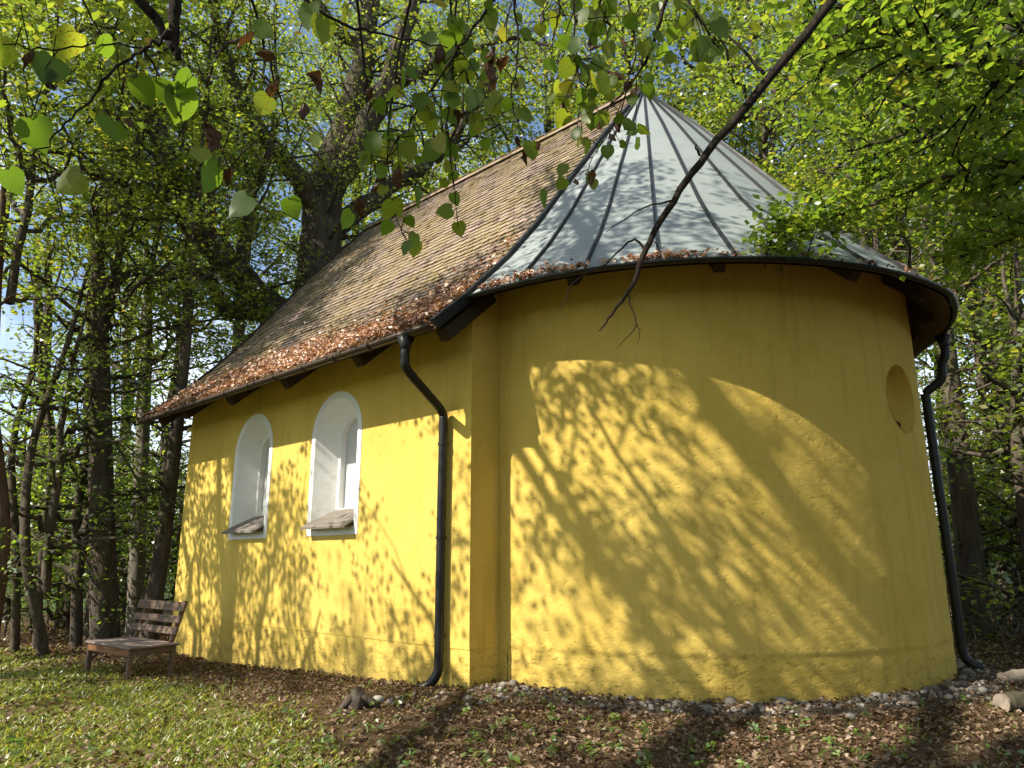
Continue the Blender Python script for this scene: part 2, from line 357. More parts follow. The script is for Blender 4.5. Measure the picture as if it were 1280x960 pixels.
for yc, hw in WIN:
    wn = bpy.data.objects.new('window', None); COL.objects.link(wn); wn.parent = chapel
    # painted surround, proud of the wall
    o1 = arch(yc, hw, 1.84, SP); i1 = arch(yc, hw - .1, BOT, SP); m = MB(); n = len(o1); x0, x1 = -.009, .01
    V = [(x0, p[0], p[1]) for p in o1] + [(x0, p[0], p[1]) for p in i1] + [(x1, p[0], p[1]) for p in o1]
    Fs = [(i, (i + 1) % n, n + (i + 1) % n, n + i) for i in range(n)] + [(i, (i + 1) % n, 2 * n + (i + 1) % n, 2 * n + i) for i in range(n)]
    m.add(V, Fs); m.build('surround', MAT['white'], wn)
    # splayed reveal, with a step to the inner frame
    rings = [(x0, i1), (.31, arch(yc, hw - .275, 2.17, SP - .01)), (.31, arch(yc, hw - .335, 2.25, SP - .02)), (.41, arch(yc, hw - .335, 2.25, SP - .02))]
    m = MB()
    for (xa, ra), (xb, rb) in zip(rings[:-1], rings[1:]):
        V = [(xa, p[0], p[1]) for p in ra] + [(xb, p[0], p[1]) for p in rb]
        m.add(V, [(i, (i + 1) % n, n + (i + 1) % n, n + i) for i in range(n)])
    m.build('reveal', MAT['white'], wn)
    m = MB(); pn = arch(yc, hw - .33, 2.24, SP - .02); m.add([(.405, p[0], p[1]) for p in pn] + [(.44, p[0], p[1]) for p in pn],
        [tuple(range(n)), tuple(range(2 * n - 1, n - 1, -1))] + [(i, (i + 1) % n, n + (i + 1) % n, n + i) for i in range(n)])
    m.build('pane', MAT['pane'], wn)
    m = MB(); sv = [(-.17, hw - .085, 1.93), (.0, hw - .10, 2.028), (.315, hw - .27, 2.21)]; V = []
    for x, h_, z in sv: V += [(x, yc - h_, z), (x, yc + h_, z), (x, yc + h_, z + .032), (x, yc - h_, z + .032)]
    m.add(V, [(0, 1, 2, 3), (8, 11, 10, 9)] + [(k * 4 + j, k * 4 + (j + 1) % 4, k * 4 + 4 + (j + 1) % 4, k * 4 + 4 + j) for k in range(2) for j in range(4)]); m.build('sill', MAT['sill'], wn)

# apse wall (fine grid, hand-trowelled unevenness) with a round blind opening
NA, NZ = 320, 136; OC = (R_(-95.5), 3.46, .44)
def apse_pt(a, z, r): return (AC[0] + r * math.cos(a), AC[1] + r * math.sin(a), z)
angs = np.linspace(-math.pi, 0, NA + 1); zs = np.concatenate([np.linspace(-.6, .476, 32), np.linspace(.486, 5.25, NZ - 31)])
bm = bmesh.new(); grid = []
for z in zs:
    row = []
    for a in angs:
        aa, zz = a, z
        u = (a - OC[0]) * RA; w = z - OC[1]; q = math.hypot(u, w)
        if abs(q - OC[2]) < .03: k = OC[2] / q; aa = OC[0] + u * k / RA; zz = OC[1] + w * k
        p = Vector((a * RA * 1.0, zz, 0))
        d = .010 * mnoise.noise(p * .9) + .006 * mnoise.noise(p * 2.7 + Vector((5, 1, 2)))
        lowk = max(0, min(1, (.75 - z) / .4)); d += (.004 + .006 * lowk) * mnoise.noise(Vector((p.x * 6, p.y * 10, 3.)))
        if z < .48: d += -.006
        row.append(bm.verts.new(apse_pt(aa, zz, RA + d)))
    grid.append(row)
for i in range(len(zs) - 1):
    for j in range(NA):
        ac = (angs[j] + angs[j + 1]) / 2; zc = (zs[i] + zs[i + 1]) / 2
        if math.hypot((ac - OC[0]) * RA, zc - OC[1]) < OC[2] - .004: continue
        f = bm.faces.new((grid[i][j], grid[i][j + 1], grid[i + 1][j + 1], grid[i + 1][j])); f.smooth = True
for a, sx in ((-math.pi, 1), (0, -1)):       # the short straight piece to the gable
    x = AC[0] + RA * math.cos(a)
    vs = [bm.verts.new(p) for p in ((x, -T0, -.6), (x, .02, -.6), (x, .02, 5.25), (x, -T0, 5.25))]; bm.faces.new(vs)
bmesh.ops.delete(bm, geom=[v for v in bm.verts if not v.link_faces], context='VERTS')
me = bpy.data.meshes.new('apse_wall'); bm.to_mesh(me); bm.free(); me.materials.append(MAT['yellow'])
apw = obj('apse_wall', me, chapel)
m = MB(); n = 40; rings = [(.445, .01), (.43, -.02), (.41, -.16), (.36, -.24), (.24, -.29), (.02, -.31)]
V = []
for rr, dp in rings:
    for i in range(n):
        t = 2 * math.pi * i / n; V.append(apse_pt(OC[0] + rr * math.cos(t) / RA, OC[1] + rr * math.sin(t), RA + dp - .004))
m.add(V, [(k * n + i, k * n + (i + 1) % n, (k + 1) * n + (i + 1) % n, (k + 1) * n + i) for k in range(len(rings) - 1) for i in range(n)])
m.build('round_niche', MAT['yellow'], chapel, True)
m = MB(); c = apse_pt(OC[0] - .01, OC[1] - .33, RA - .10); m.tube([Vector(c) + Vector((dx, 0, 0)) for dx in (-.09, -.05, 0, .05, .09)], [.015, .04, .05, .04, .012], 8); m.build('bird_nest', MAT['twig'], chapel, True)

# roof deck of the nave
m = MB(); pr = [(p[0], p[1]) for p in PROF] + [(2 * W - p[0], p[1]) for p in PROF[-2::-1]]
ys = (-.10, L + .43); k = len(pr)
for dz0, dz1 in ((-.02, -.09),):
    V = [(p[0], y, p[1] + dz) for y in ys for dz in (dz0, dz1) for p in pr]
    Fs = []
    for i in range(k - 1):
        Fs += [(i, i + 1, 2 * k + i + 1, 2 * k + i), (k + i, k + i + 1, 3 * k + i + 1, 3 * k + i), (i, i + 1, k + i + 1, k + i), (2 * k + i, 2 * k + i + 1, 3 * k + i + 1, 3 * k + i)]
    Fs += [(0, k, 3 * k, 2 * k), (k - 1, 2 * k - 1, 4 * k - 1, 3 * k - 1)]
    m.add(V, Fs)
tile_roof = m.build('tile_roof', MAT['soffit'], chapel)
tag(tile_roof, 'brown plain tile roof with moss and fallen leaves')

# beaver-tail tiles, one mesh shared
def tile_mesh(name, w=.172, l=.37, t=.02):
    m = MB(); o = [(-w / 2, l), (-w / 2, .05), (-w * .36, .017), (-w * .18, .003), (0, 0), (w * .18, .003), (w * .36, .017), (w / 2, .05), (w / 2, l)]; n = len(o)
    m.add([(x, y, t) for x, y in o] + [(x, y, 0) for x, y in o], [tuple(range(n)), tuple(range(2 * n - 1, n - 1, -1))] + [(i, (i + 1) % n, n + (i + 1) % n, n + i) for i in range(n)])
    return m.mesh(name, MAT['tile'])
TM = tile_mesh('roof_tile')
PX = np.array([p[0] for p in PROF]); PZ = np.array([p[1] for p in PROF]); SS = np.concatenate([[0], np.cumsum(np.hypot(np.diff(PX), np.diff(PZ)))])
def on_prof(s):
    x = np.interp(s, SS, PX); z = np.interp(s, SS, PZ); e = .12
    dx = np.interp(min(s + e, SS[-1]), SS, PX) - np.interp(max(s - e, 0), SS, PX); dz = np.interp(min(s + e, SS[-1]), SS, PZ) - np.interp(max(s - e, 0), SS, PZ)
    return x, z, math.atan2(dz, dx)
EXPO, TW = .158, .178
tiles = []
nrow = int((SS[-1] - .1) / EXPO)
for side in (0, 1):
    for i in range(nrow + 1):
        s = .0 + i * EXPO
        x, z, sl_ = on_prof(s)
        y0 = -.06 + (TW / 2 if i % 2 else 0)
        yy = y0
        while yy < L + .44:
            tilt = R_(-6.6 + random.gauss(0, .9)); ang = sl_ + tilt
            d = Vector((math.cos(ang), 0, math.sin(ang))); nrm = Vector((-math.sin(ang), 0, math.cos(ang)))
            p = Vector((x, yy, z)) + nrm * (.022 + random.gauss(0, .0025)) + d * random.gauss(0, .006)
            ax = Vector((0, -1, 0)); rz = random.gauss(0, .018)
            ax2 = (ax * math.cos(rz) + d * math.sin(rz)).normalized(); d2 = nrm.cross(ax2)
            M = Matrix(((ax2.x, d2.x, nrm.x, p.x), (ax2.y, d2.y, nrm.y, p.y), (ax2.z, d2.z, nrm.z, p.z), (0, 0, 0, 1)))
            if side: M = Matrix(((-1, 0, 0, 2 * W), (0, 1, 0, 0), (0, 0, 1, 0), (0, 0, 0, 1))) @ M
            tiles.append((side, (p - Vector(CAM)).length + (3. if s < .9 else 0), M)); yy += TW
vis = sorted([t for t in tiles if t[0] == 0], key=lambda t: t[1])[:290]; visid = {id(t) for t in vis}
for t in vis:
    o = obj('roof_tile', TM, tile_roof); o.matrix_local = t[2]
tv = np.array([v.co for v in TM.vertices]); tf = [tuple(p.vertices) for p in TM.polygons]
V = []; Fs = []; rv = []
for t in tiles:
    if id(t) in visid: continue
    Mx = np.array(t[2]); b0 = len(V) * len(tv); V.append(tv @ Mx[:3, :3].T + Mx[:3, 3]); q = random.random()
    for f in tf: Fs.append(tuple(i + b0 for i in f)); rv.append(q)
me = bpy.data.meshes.new('roof_tile_field'); me.from_pydata(np.concatenate(V).tolist(), [], Fs)
a_ = me.attributes.new('rnd', 'FLOAT', 'FACE'); a_.data.foreach_set('value', np.array(rv, np.float32)); me.materials.append(MAT['tile'])
tag(obj('roof_tile_field', me, tile_roof), kind='stuff')
# ridge tiles
rm = MB(); nn = 8
V = [(.13 * math.cos(math.pi * j / nn), y, .13 * math.sin(math.pi * j / nn) * .9) for y in (0, .36) for j in range(nn + 1)]
rm.add(V, [(j, j + 1, nn + 2 + j, nn + 1 + j) for j in range(nn)]); RM = rm.mesh('ridge_tile', MAT['tile'], True)
y = .1
while y < L + .2:
    obj('ridge_tile', RM, tile_roof, (W, y, 9.95 + random.gauss(0, .004))); y += .335
# verge trim where tile meets sheet metal, and at the far end
for yy, nm in ((-.135, 'verge_flashing'), (L + .47, 'verge_board')):
    m = MB()
    for (xa, za), (xb, zb) in zip(pr[:-1], pr[1:]): m.bar((xa, yy, za - .0), (xb, yy, zb - .0), .085, .13, (0, 1, 0)) if False else m.bar((xa, yy, za), (xb, yy, zb), .08, .13)
    m.build(nm, MAT['seam'] if yy < 0 else MAT['beam'], tile_roof)

# half-conical sheet metal roof
REAVE = 4.47
def rscale(a):
    dg = math.degrees(a)
    return float(np.interp(dg, [-180, -97, -62, -30, 0], [1, 1, .90, .92, 1]))
PR_R = [.06, .6, 1.32, 2.09, 2.7, 3.15, 3.5, 3.74, 4.0, 4.27, REAVE]
def zc_(r): return zroof(W - r) + .015
npan = 17; pa = [-math.pi + math.pi * i / npan for i in range(npan + 1)]
metal = bpy.data.objects.new('metal_roof', None); COL.objects.link(metal); metal.parent = chapel; metal['label'] = 'grey sheet metal half cone roof over the apse'
for i in range(npan):
    m = MB(); V = []; cols = 5
    for r in PR_R:
        for j in range(cols):
            a = pa[i] + (pa[i + 1] - pa[i]) * j / (cols - 1); rr = r * (math.cos((pa[1] - pa[0]) / 2) / math.cos(a - (pa[i] + pa[i + 1]) / 2)) * rscale(a)
            V.append((AC[0] + rr * math.cos(a), AC[1] + rr * math.sin(a), zc_(r) + (random.gauss(0, .006) if 0 < j < cols - 1 else 0)))
    nr = len(PR_R); Fs = [(k * cols + j, k * cols + j + 1, (k + 1) * cols + j + 1, (k + 1) * cols + j) for k in range(nr - 1) for j in range(cols - 1)]
    b0 = len(V); V += [(v[0], v[1], v[2] - .05) for v in V[-cols:]]; Fs += [(b0 - cols + j, b0 - cols + j + 1, b0 + j + 1, b0 + j) for j in range(cols - 1)]
    m.add(V, Fs); m.build('sheet_panel', MAT['zinc'], metal, True)
for i in range(1, npan):
    m = MB(); a = pa[i]; P = [Vector((AC[0] + r * rscale(a) * math.cos(a), AC[1] + r * rscale(a) * math.sin(a), zc_(r) + .016)) for r in PR_R]
    side = Vector((-math.sin(a), math.cos(a), 0)); V = []
    for p, r in zip(P, PR_R):
        w = .018 if r > .5 else .010
        V += [p - side * w - Vector((0, 0, .02)), p - side * w * .8 + Vector((0, 0, .034)), p + side * w * .8 + Vector((0, 0, .034)), p + side * w - Vector((0, 0, .02))]
    Fs = [(k * 4 + j, k * 4 + j + 1, k * 4 + 5 + j, k * 4 + 4 + j) for k in range(len(P) - 1) for j in range(3)] + [(0, 1, 2, 3), tuple(len(V) - 4 + j for j in (3, 2, 1, 0))]
    m.add(V, Fs); m.build('standing_seam', MAT['seam'], metal)
# soffit under the cone, gutter edge
m = MB(); V = []; cols = 60; aa_ = np.linspace(-math.pi, 0, cols + 1)
rs = [3.6, 4.0, REAVE - .03]
for r in rs:
    for a in aa_: V.append((AC[0] + r * rscale(a) * math.cos(a), AC[1] + r * rscale(a) * math.sin(a), zc_(r) - .11))
m.add(V, [(k * (cols + 1) + j, k * (cols + 1) + j + 1, (k + 1) * (cols + 1) + j + 1, (k + 1) * (cols + 1) + j) for k in range(2) for j in range(cols)])
m.build('soffit', MAT['soffit'], metal)
def half_gutter(m, pts, outs, r=.062, n=7):
    """open half round channel swept along pts; outs = outward directions"""
    V = []
    for p, o in zip(pts, outs):
        for j in range(n + 1):
            t = math.pi * j / n; V.append(Vector(p) + Vector(o) * (r * math.cos(t)) - Vector((0, 0, r * math.sin(t))))
        for j in range(n, -1, -1):
            t = math.pi * j / n; V.append(Vector(p) + Vector(o) * ((r - .007) * math.cos(t)) - Vector((0, 0, (r - .007) * math.sin(t))))
    k = 2 * (n + 1); m.add(V, [(i * k + j, i * k + (j + 1) % k, (i + 1) * k + (j + 1) % k, (i + 1) * k + j) for i in range(len(pts) - 1) for j in range(k)])
    m.f.append(tuple(len(m.v) - len(V) + j for j in range(k))); m.f.append(tuple(len(m.v) - k + j for j in range(k)))
zg = zc_(REAVE)
pts = [(AC[0] + (REAVE + .03) * rscale(a) * math.cos(a), AC[1] + (REAVE + .03) * rscale(a) * math.sin(a), zg - .035) for a in aa_[:50]]
m = MB(); half_gutter(m, pts, [(math.cos(a), math.sin(a), 0) for a in aa_[:50]], .045); m.build('gutter', MAT['pipe'], metal)
# apex cap
m = MB(); V = []; n = 20
for r, z in ((.20, 9.70), (.12, 9.86), (.05, 10.0), (.035, 10.06), (.01, 10.09)):
    V += [(AC[0] + r * math.cos(2 * math.pi * j / n), AC[1] + .02 + r * math.sin(2 * math.pi * j / n), z) for j in range(n)]
m.add(V, [(k * n + j, k * n + (j + 1) % n, (k + 1) * n + (j + 1) % n, (k + 1) * n + j) for k in range(4) for j in range(n)] + [tuple(4 * n + j for j in range(n))])
m.build('apex_cap', MAT['zinc'], metal, True)

# nave eave gutter with hooks, beam ends, down pipes
GXp, GZp = -.80, 4.165
m = MB(); half_gutter(m, [(GXp, y, GZp + .012 * (L - y) / L) for y in np.linspace(-.16, L + .5, 12)], [(-1, 0, 0)] * 12, .068)
gut = m.build('gutter', MAT['gutter'], chapel, True)
for y in np.arange(.25, L + .4, .78):
    m = MB(); m.tube([(GXp + .073 * math.cos(t), y, GZp + .005 - .073 * math.sin(t)) for t in np.linspace(0, math.pi, 9)] + [(GXp + .16, y, GZp + .09)], .009, 6); m.build('gutter_hook', MAT['gutter'], gut)
for y in (-.02, 1.72, 3.62, 5.42, 7.2, 8.25):
    m = MB(); d = Vector((.73, 0, .64)).normalized()
    a = Vector((-.52, y, 4.13)); b = a + d * 1.1
    m.bar(a, b, .15, .17); m.build('beam_end', MAT['beam'], chapel, bevel=.008)
for dg in (-162, -139, -116, -97, -80, -66):
    a = R_(dg); rad = Vector((math.cos(a), math.sin(a), 0)); p = Vector((AC[0], AC[1], 0)) + rad * (4.22 * rscale(a)); p.z = 4.68
    m = MB(); m.bar(p, p - rad * .75 + Vector((0, 0, .66)), .13, .14); m.build('beam_end', MAT['beam'], chapel, bevel=.008)
def downpipe(path, r, brackets, name='downpipe'):
    m = MB(); P = smooth_path([(*p, r) for p in path], 6); m.tube(P[:, :3], P[:, 3], 14); o = m.build(name, MAT['pipe'], chapel, True)
    for (p, wdir) in brackets:
        q = Vector(p); mm = MB(); mm.tube([q - Vector((0, 0, .018)), q + Vector((0, 0, .018))], [r + .009] * 2, 14); mm.bar(q, q + Vector(wdir) * .16, .014, .02); mm.build('bracket', MAT['pipe'], o)
    return o
dp = downpipe([(GXp, .33, 4.02), (GXp, .33, 3.86), (GXp + .05, .34, 3.72), (-.35, .38, 3.46), (-.12, .41, 3.30), (-.09, .415, 3.1), (-.09, .42, 2.), (-.09, .42, .9), (-.09, .42, .34), (-.10, .43, .2), (-.16, .5, .08), (-.27, .62, .02)], .056,
              [((-.09, .415, 2.9), (1, 0, 0)), ((-.09, .42, .62), (1, 0, 0)), ((-.09, .42, 1.75), (1, 0, 0))])
m = MB(); m.tube([(GXp, .33, 3.95), (GXp, .33, 4.0), (GXp, .33, 4.13)], [.058, .066, .115], 12); m.build('funnel', MAT['pipe'], dp, True)
a = R_(-72.); rad = Vector((math.cos(a), math.sin(a), 0)); c0 = Vector((AC[0], AC[1], 0))
P = lambda r, z, k=0.: tuple(c0 + rad * r + Vector((-math.sin(a), math.cos(a), 0)) * k + Vector((0, 0, z)))
ar = REAVE * rscale(a) + .03
dp2 = downpipe([P(ar, 4.52), P(ar, 4.35), P(ar - .06, 4.2), P(4.08, 3.98), P(RA + .11, 3.8), P(RA + .10, 3.6), P(RA + .10, 2.), P(RA + .10, .8), P(RA + .10, .3), P(RA + .16, .14), P(RA + .3, .06)], .062,
               [(P(RA + .1, 3.3), -rad), (P(RA + .1, 1.9), -rad), (P(RA + .1, .7), -rad)])
m = MB(); m.tube([P(ar, 4.45), P(ar, 4.5), P(ar, 4.62)], [.064, .07, .11], 12); m.build('funnel', MAT['pipe'], dp2, True)

# ------------------------------------------------------------------ bench (faces away from the wall)
bench = thing('bench', 'weathered wooden bench with slatted back beside the yellow wall', 'bench', (-1.60, 5.62, float(gz(-1.6, 5.6)) - .005)); bench.rotation_euler = (0, 0, R_(3.5))
# local: +Y along the wall, -X is the front
def bpart(nm, mat, fn, bev=.004): m = MB(); fn(m); return m.build(nm, MAT[mat], bench, bevel=bev)
HWB = .74
for sy in (-1, 1):
    bpart('leg', 'bench', lambda m: m.box((-.30, sy * (HWB - .05), .215), (.065, .065, .43)))
    bpart('leg', 'bench', lambda m: m.bar((.30, sy * (HWB - .05), 0), (.30, sy * (HWB - .05), .42), .065, .065, (0, 1, 0)))
    bpart('back_post', 'bench', lambda m: m.bar((.285, sy * (HWB - .16), .36), (.475, sy * (HWB - .16), 1.04), .06, .06, (0, 1, 0)))
    bpart('side_rail', 'bench', lambda m: m.box((0, sy * (HWB - .045), .385), (.56, .04, .085)))
    bpart('brace', 'bench', lambda m: m.bar((-.30, sy * (HWB - .05), .16), (-.06, sy * (HWB - .05), .36), .035, .03, (0, 1, 0)), .002)
    bpart('brace', 'bench', lambda m: m.bar((.30, sy * (HWB - .05), .12), (.04, sy * (HWB - .05), .36), .035, .03, (0, 1, 0)), .002)
bpart('front_rail', 'benchfront', lambda m: m.box((-.322, 0, .375), (.034, 2 * HWB - .1, .11)))
for k, x in enumerate((-.295, -.15, 0., .15, .29)):
    bpart('seat_plank', 'benchseat', lambda m: m.box((x, random.uniform(-.008, .008), .442 + random.uniform(-.002, .002)), (.143 if k < 4 else .13, 2 * HWB + .05, .03)), .005)
for z0, h in ((.60, .105), (.755, .105), (.925, .13)):
    x = .285 + (z0 - .36) * .28 - .05; M = Matrix.Rotation(R_(15.6), 3, 'Y')
    bpart('back_slat', 'bench', lambda m: m.box((x, random.uniform(-.01, .01), z0 + h / 2 - .03), (.032, 2 * HWB + .02, h), M), .004)

# ------------------------------------------------------------------ pebbles round the foot of the apse
def pebble_mesh(k):
    bm = bmesh.new(); bmesh.ops.create_icosphere(bm, subdivisions=1, radius=.5)
    for v in bm.verts: v.co *= 1 + .22 * mnoise.noise(v.co * 2.3 + Vector((k * 7, 0, 0))); v.co.z *= .62; v.co.y *= .8
    for f in bm.faces: f.smooth = True
    me = bpy.data.meshes.new('pebble'); bm.to_mesh(me); bm.free(); me.materials.append(MAT['stone']); return me
PEB = [pebble_mesh(k) for k in range(5)]
strip_v = []; cols = 70; aps = np.linspace(R_(-186), R_(-40), cols)
m = MB(); V = []
for r in (RA - .05, RA + .2, RA + .42, RA + .62):
    for a in aps:
        x = AC[0] + r * math.cos(a); y = AC[1] + r * math.sin(a); V.append((x, y, float(gz(x, y)) + (.035 if r < RA + .5 else -.03) + random.gauss(0, .008)))
m.add(V, [(k * cols + j, k * cols + j + 1, (k + 1) * cols + j + 1, (k + 1) * cols + j) for k in range(3) for j in range(cols - 1)])
b = NB('gravel_bed'); p_ = b.pos(); b.pbr(b.ramp(b.noise(p_, 35, 5, .7), [(.3, (.03, .022, .015)), (.55, (.09, .07, .05)), (.75, (.2, .17, .14))]), .95, 0, b.bump(b.noise(p_, 40, 4), .8, .02), .1)
strip = m.build('gravel_strip', b.m, None, True); tag(strip, kind='structure')
SV = []; SF = []; SR = []; cnt = 0
base = [(np.array([v.co for v in q.vertices]), np.array([list(p.vertices) for p in q.polygons])) for q in PEB]
cand = []
for i in range(880):
    a = R_(random.uniform(-184, -45)); r = RA + min(.62, abs(random.gauss(0, .26))) + .03; x = AC[0] + r * math.cos(a); y = AC[1] + r * math.sin(a)
    if random.random() < .06: x = random.uniform(-1.1, -.1); y = random.uniform(-.7, .45)
    if x > -.02 and y > -.02: continue
    s = random.lognormvariate(math.log(.058), .42); cand.append((s, x, y))
cand.sort(reverse=True)
for i, (s, x, y) in enumerate(cand):
    z = float(gz(x, y)) + .038 + s * .06 if math.hypot(x - AC[0], y - AC[1]) < RA + .5 else float(gz(x, y)) + s * .12
    e = Matrix.Rotation(random.uniform(0, 6.28), 3, 'Z') @ Matrix.Rotation(random.gauss(0, .3), 3, 'X')
    if i < 280:
        o = obj('pebble', PEB[i % 5], strip, (x, y, z)); o.rotation_euler = e.to_euler(); o.scale = (s, s, s)
    else:
        bv, bf = base[i % 5]; SV.append(bv @ (np.array(e).T * s) + (x, y, z)); SF.append(bf + cnt); cnt += len(bv); SR += [random.random()] * len(bf)
tag(obj('gravel', mesh_np('gravel', np.concatenate(SV), np.concatenate(SF), MAT['stone'], SR, True), strip), kind='stuff')

# ------------------------------------------------------------------ old wood lying about
def log(name, label, a, b_, r0, r1, mat, seed):
    rg = np.random.default_rng(seed); t = thing(name, label, 'log', tuple(a)); A_ = np.zeros(3); B_ = np.array(b_) - np.array(a)
    P = smooth_path([A_, A_ + (B_ - A_) * .33 + rg.normal(0, .02, 3), A_ + (B_ - A_) * .66 + rg.normal(0, .02, 3), B_], 4)
    rad = np.linspace(r0, r1, len(P)) * rg.uniform(.88, 1.1, len(P)); n = 12; V, Fq = tube_np(P, rad, n); V += rg.normal(0, .008, V.shape)
    m = MB(); m.add(V, [tuple(f) for f in Fq]); m.build('bark', MAT[mat], t, True)
    for e, rr, dr in ((P[0], rad[0], -1), (P[-1], rad[-1], 1)):
        T = (B_ - A_) / np.linalg.norm(B_ - A_); m = MB(); m.tube([e - T * .02 * dr, e + T * .006 * dr], [rr * .97, rr * .93], 12); m.build('cut_end', MAT['deadwood'], t)
    return t
def gp(x, y, h=0): return (x, y, float(gz(x, y)) + h)
log('log', 'short grey fallen log lying on leaf litter near the apse', gp(2.95, -4.62, .07), gp(3.75, -5.05, .07), .10, .115, 'bark', 3)
log('log', 'pale split log lying beyond the short grey log', gp(4.75, -4.30, .05), gp(5.6, -5.0, .06), .075, .085, 'deadwood', 4)
t = thing('tree_stump', 'rotten grey wood stump with splayed roots in the leaf litter', 'stump', gp(-1.36, .22))
m = MB(); rg = np.random.default_rng(12)
for k in range(5):
    az = k * 1.3 + rg.uniform(-.3, .3); Ld = rg.uniform(.16, .30)
    m.tube([(0, 0, .16 - .03 * k), (.06 * math.cos(az), .06 * math.sin(az), .10), (Ld * math.cos(az), Ld * math.sin(az), -.02)], [.05, .05, .025], 7)
m.tube([(0, 0, -.02), (.01, 0, .08), (-.02, .02, .2)], [.11, .08, .045], 9); m.build('wood', MAT['bark'], t, True)

# ------------------------------------------------------------------ leaf litter, grass, weeds (uncountable)
def inside(x, y, mrg=.02):
    nave = (x > -mrg) & (x < 2 * W + mrg) & (y > -mrg) & (y < L + mrg)
    return nave | (np.hypot(x - AC[0], y - AC[1]) < RA + mrg)
def curled(C, Ls, rng, upn=None, tilt=.45):
    """dry leaf: 6 vertices, 2 quads bent along the midrib"""
    n = len(C); az = rng.uniform(0, 2 * np.pi, n); N = rng.normal(0, tilt, (n, 3)); N += (upn if upn is not None else np.array([0, 0, 1.])); N /= np.linalg.norm(N, axis=1)[:, None]
    D = np.stack([np.cos(az), np.sin(az), np.zeros(n)], 1); D -= N * (D * N).sum(1)[:, None]; D /= np.linalg.norm(D, axis=1)[:, None] + 1e-9
    S = np.cross(N, D); l = Ls[:, None]; w = l * rng.uniform(.25, .42, n)[:, None]; cu = rng.uniform(-.1, .45, n)[:, None] * l
    a = C - D * l * .5 + N * cu * .3; t = C + D * l * .5 + N * cu * .8
    V = np.stack([a, C + S * w + N * cu - D * l * .06, t, C - S * w + N * cu * rng.uniform(.2, 1, n)[:, None] - D * l * .06, C], 1).reshape(-1, 3)
    i = np.arange(n) * 5; Fq = np.concatenate([np.stack([i, i + 1, i + 4], 1), np.stack([i + 1, i + 2, i + 4], 1), np.stack([i + 2, i + 3, i + 4], 1), np.stack([i + 3, i, i + 4], 1)])
    return V, Fq
rg = np.random.default_rng(21)
# positions seen by the camera: sample the ground by distance along rays
def sample_ground(n, fn):
    out = []
    while sum(len(o) for o in out) < n:
        d = rg.uniform(3.4 ** .5, 24 ** .5, 60000) ** 2; az = rg.uniform(R_(-4), R_(90), 60000)
        x = CAM[0] + d * np.cos(az); y = CAM[1] + d * np.sin(az); k = (~inside(x, y, .0)) & (rg.uniform(0, 1, 60000) < fn(x, y, d)); out.append(np.stack([x[k], y[k]], 1))
    return np.concatenate(out)[:n]
def litter_p(x, y, d):
    dw = np.minimum(np.where(y > 0, np.abs(x), 9), np.abs(np.hypot(x - AC[0], y - AC[1]) - RA)); lm = lawn_mask(x, y)
    pn = np.array([mnoise.noise(Vector((a * .8, b * .8, 1.7))) for a, b in zip(x[:1], y[:1])]) if False else .5 + .5 * np.sin(x * 1.9 + 1.2 * np.sin(y * 1.3)) * np.sin(y * 1.7 + 1.1 * np.sin(x * 1.1 + 2))
    return np.clip((.75 - .62 * lm * (1 - .55 * pn)) * (.35 + .65 * pn) + .5 * np.exp(-(dw / .7) ** 2) * (d > 5), 0, 1) * np.clip(1.2 - d / 40, .3, 1)
XY = sample_ground(58000, litter_p); C = np.column_stack([XY, gz(XY[:, 0], XY[:, 1]) + rg.uniform(.004, .04, len(XY))])
dap = np.hypot(C[:, 0] - AC[0], C[:, 1] - AC[1]); near_ = (dap < RA + .52) & (C[:, 1] < .1); C[:, 2] += np.where(near_, .04, 0.); C = C[~near_ | (rg.uniform(0, 1, len(C)) < .45)]; XY = C[:, :2]
V, Fq = curled(C, rg.uniform(.028, .068, len(C)) * (1 + .6 * (np.hypot(*(XY - CAM[:2]).T) > 14)), rg); rr = rg.uniform(0, 1, len(C))
tag(obj('leaf_litter', mesh_np('leaf_litter', V, Fq, MAT['brown'], np.tile(rr, 4))), 'dry brown fallen leaves strewn on the ground', 'leaf litter', kind='stuff')
# grass
XY = sample_ground(52000, lambda x, y, d: np.clip(lawn_mask(x, y) * (.45 + .55 * np.sin(x * 2.3 + np.sin(y * 1.9)) * np.sin(y * 2.1 + 1)) + .02, 0, 1))
n = len(XY); base_ = np.column_stack([XY, gz(XY[:, 0], XY[:, 1]) - .005]); h = rg.uniform(.015, .05, n) * (1 + np.hypot(*(XY - CAM[:2]).T) / 30)
az = rg.uniform(0, 6.28, n); ln = rg.normal(0, .75, (n, 2)) * h[:, None]; w = rg.uniform(.004, .008, n) * (1 + np.hypot(*(XY - CAM[:2]).T) / 14)
sd = np.stack([np.cos(az), np.sin(az), 0 * az], 1) * w[:, None]; tip = base_ + np.column_stack([ln, h]); mid_ = base_ + np.column_stack([ln * .35, h * .6])
V = np.stack([base_ - sd, base_ + sd, mid_ + sd * .8, tip, mid_ - sd * .8], 1).reshape(-1, 3); i = np.arange(n) * 5
tag(obj('grass', mesh_np('grass', V, np.stack([i, i + 1, i + 2, i + 3, i + 4], 1), MAT['grass'], rg.uniform(0, 1, n))), 'short mossy grass of the lawn beside the chapel', 'grass', kind='stuff')
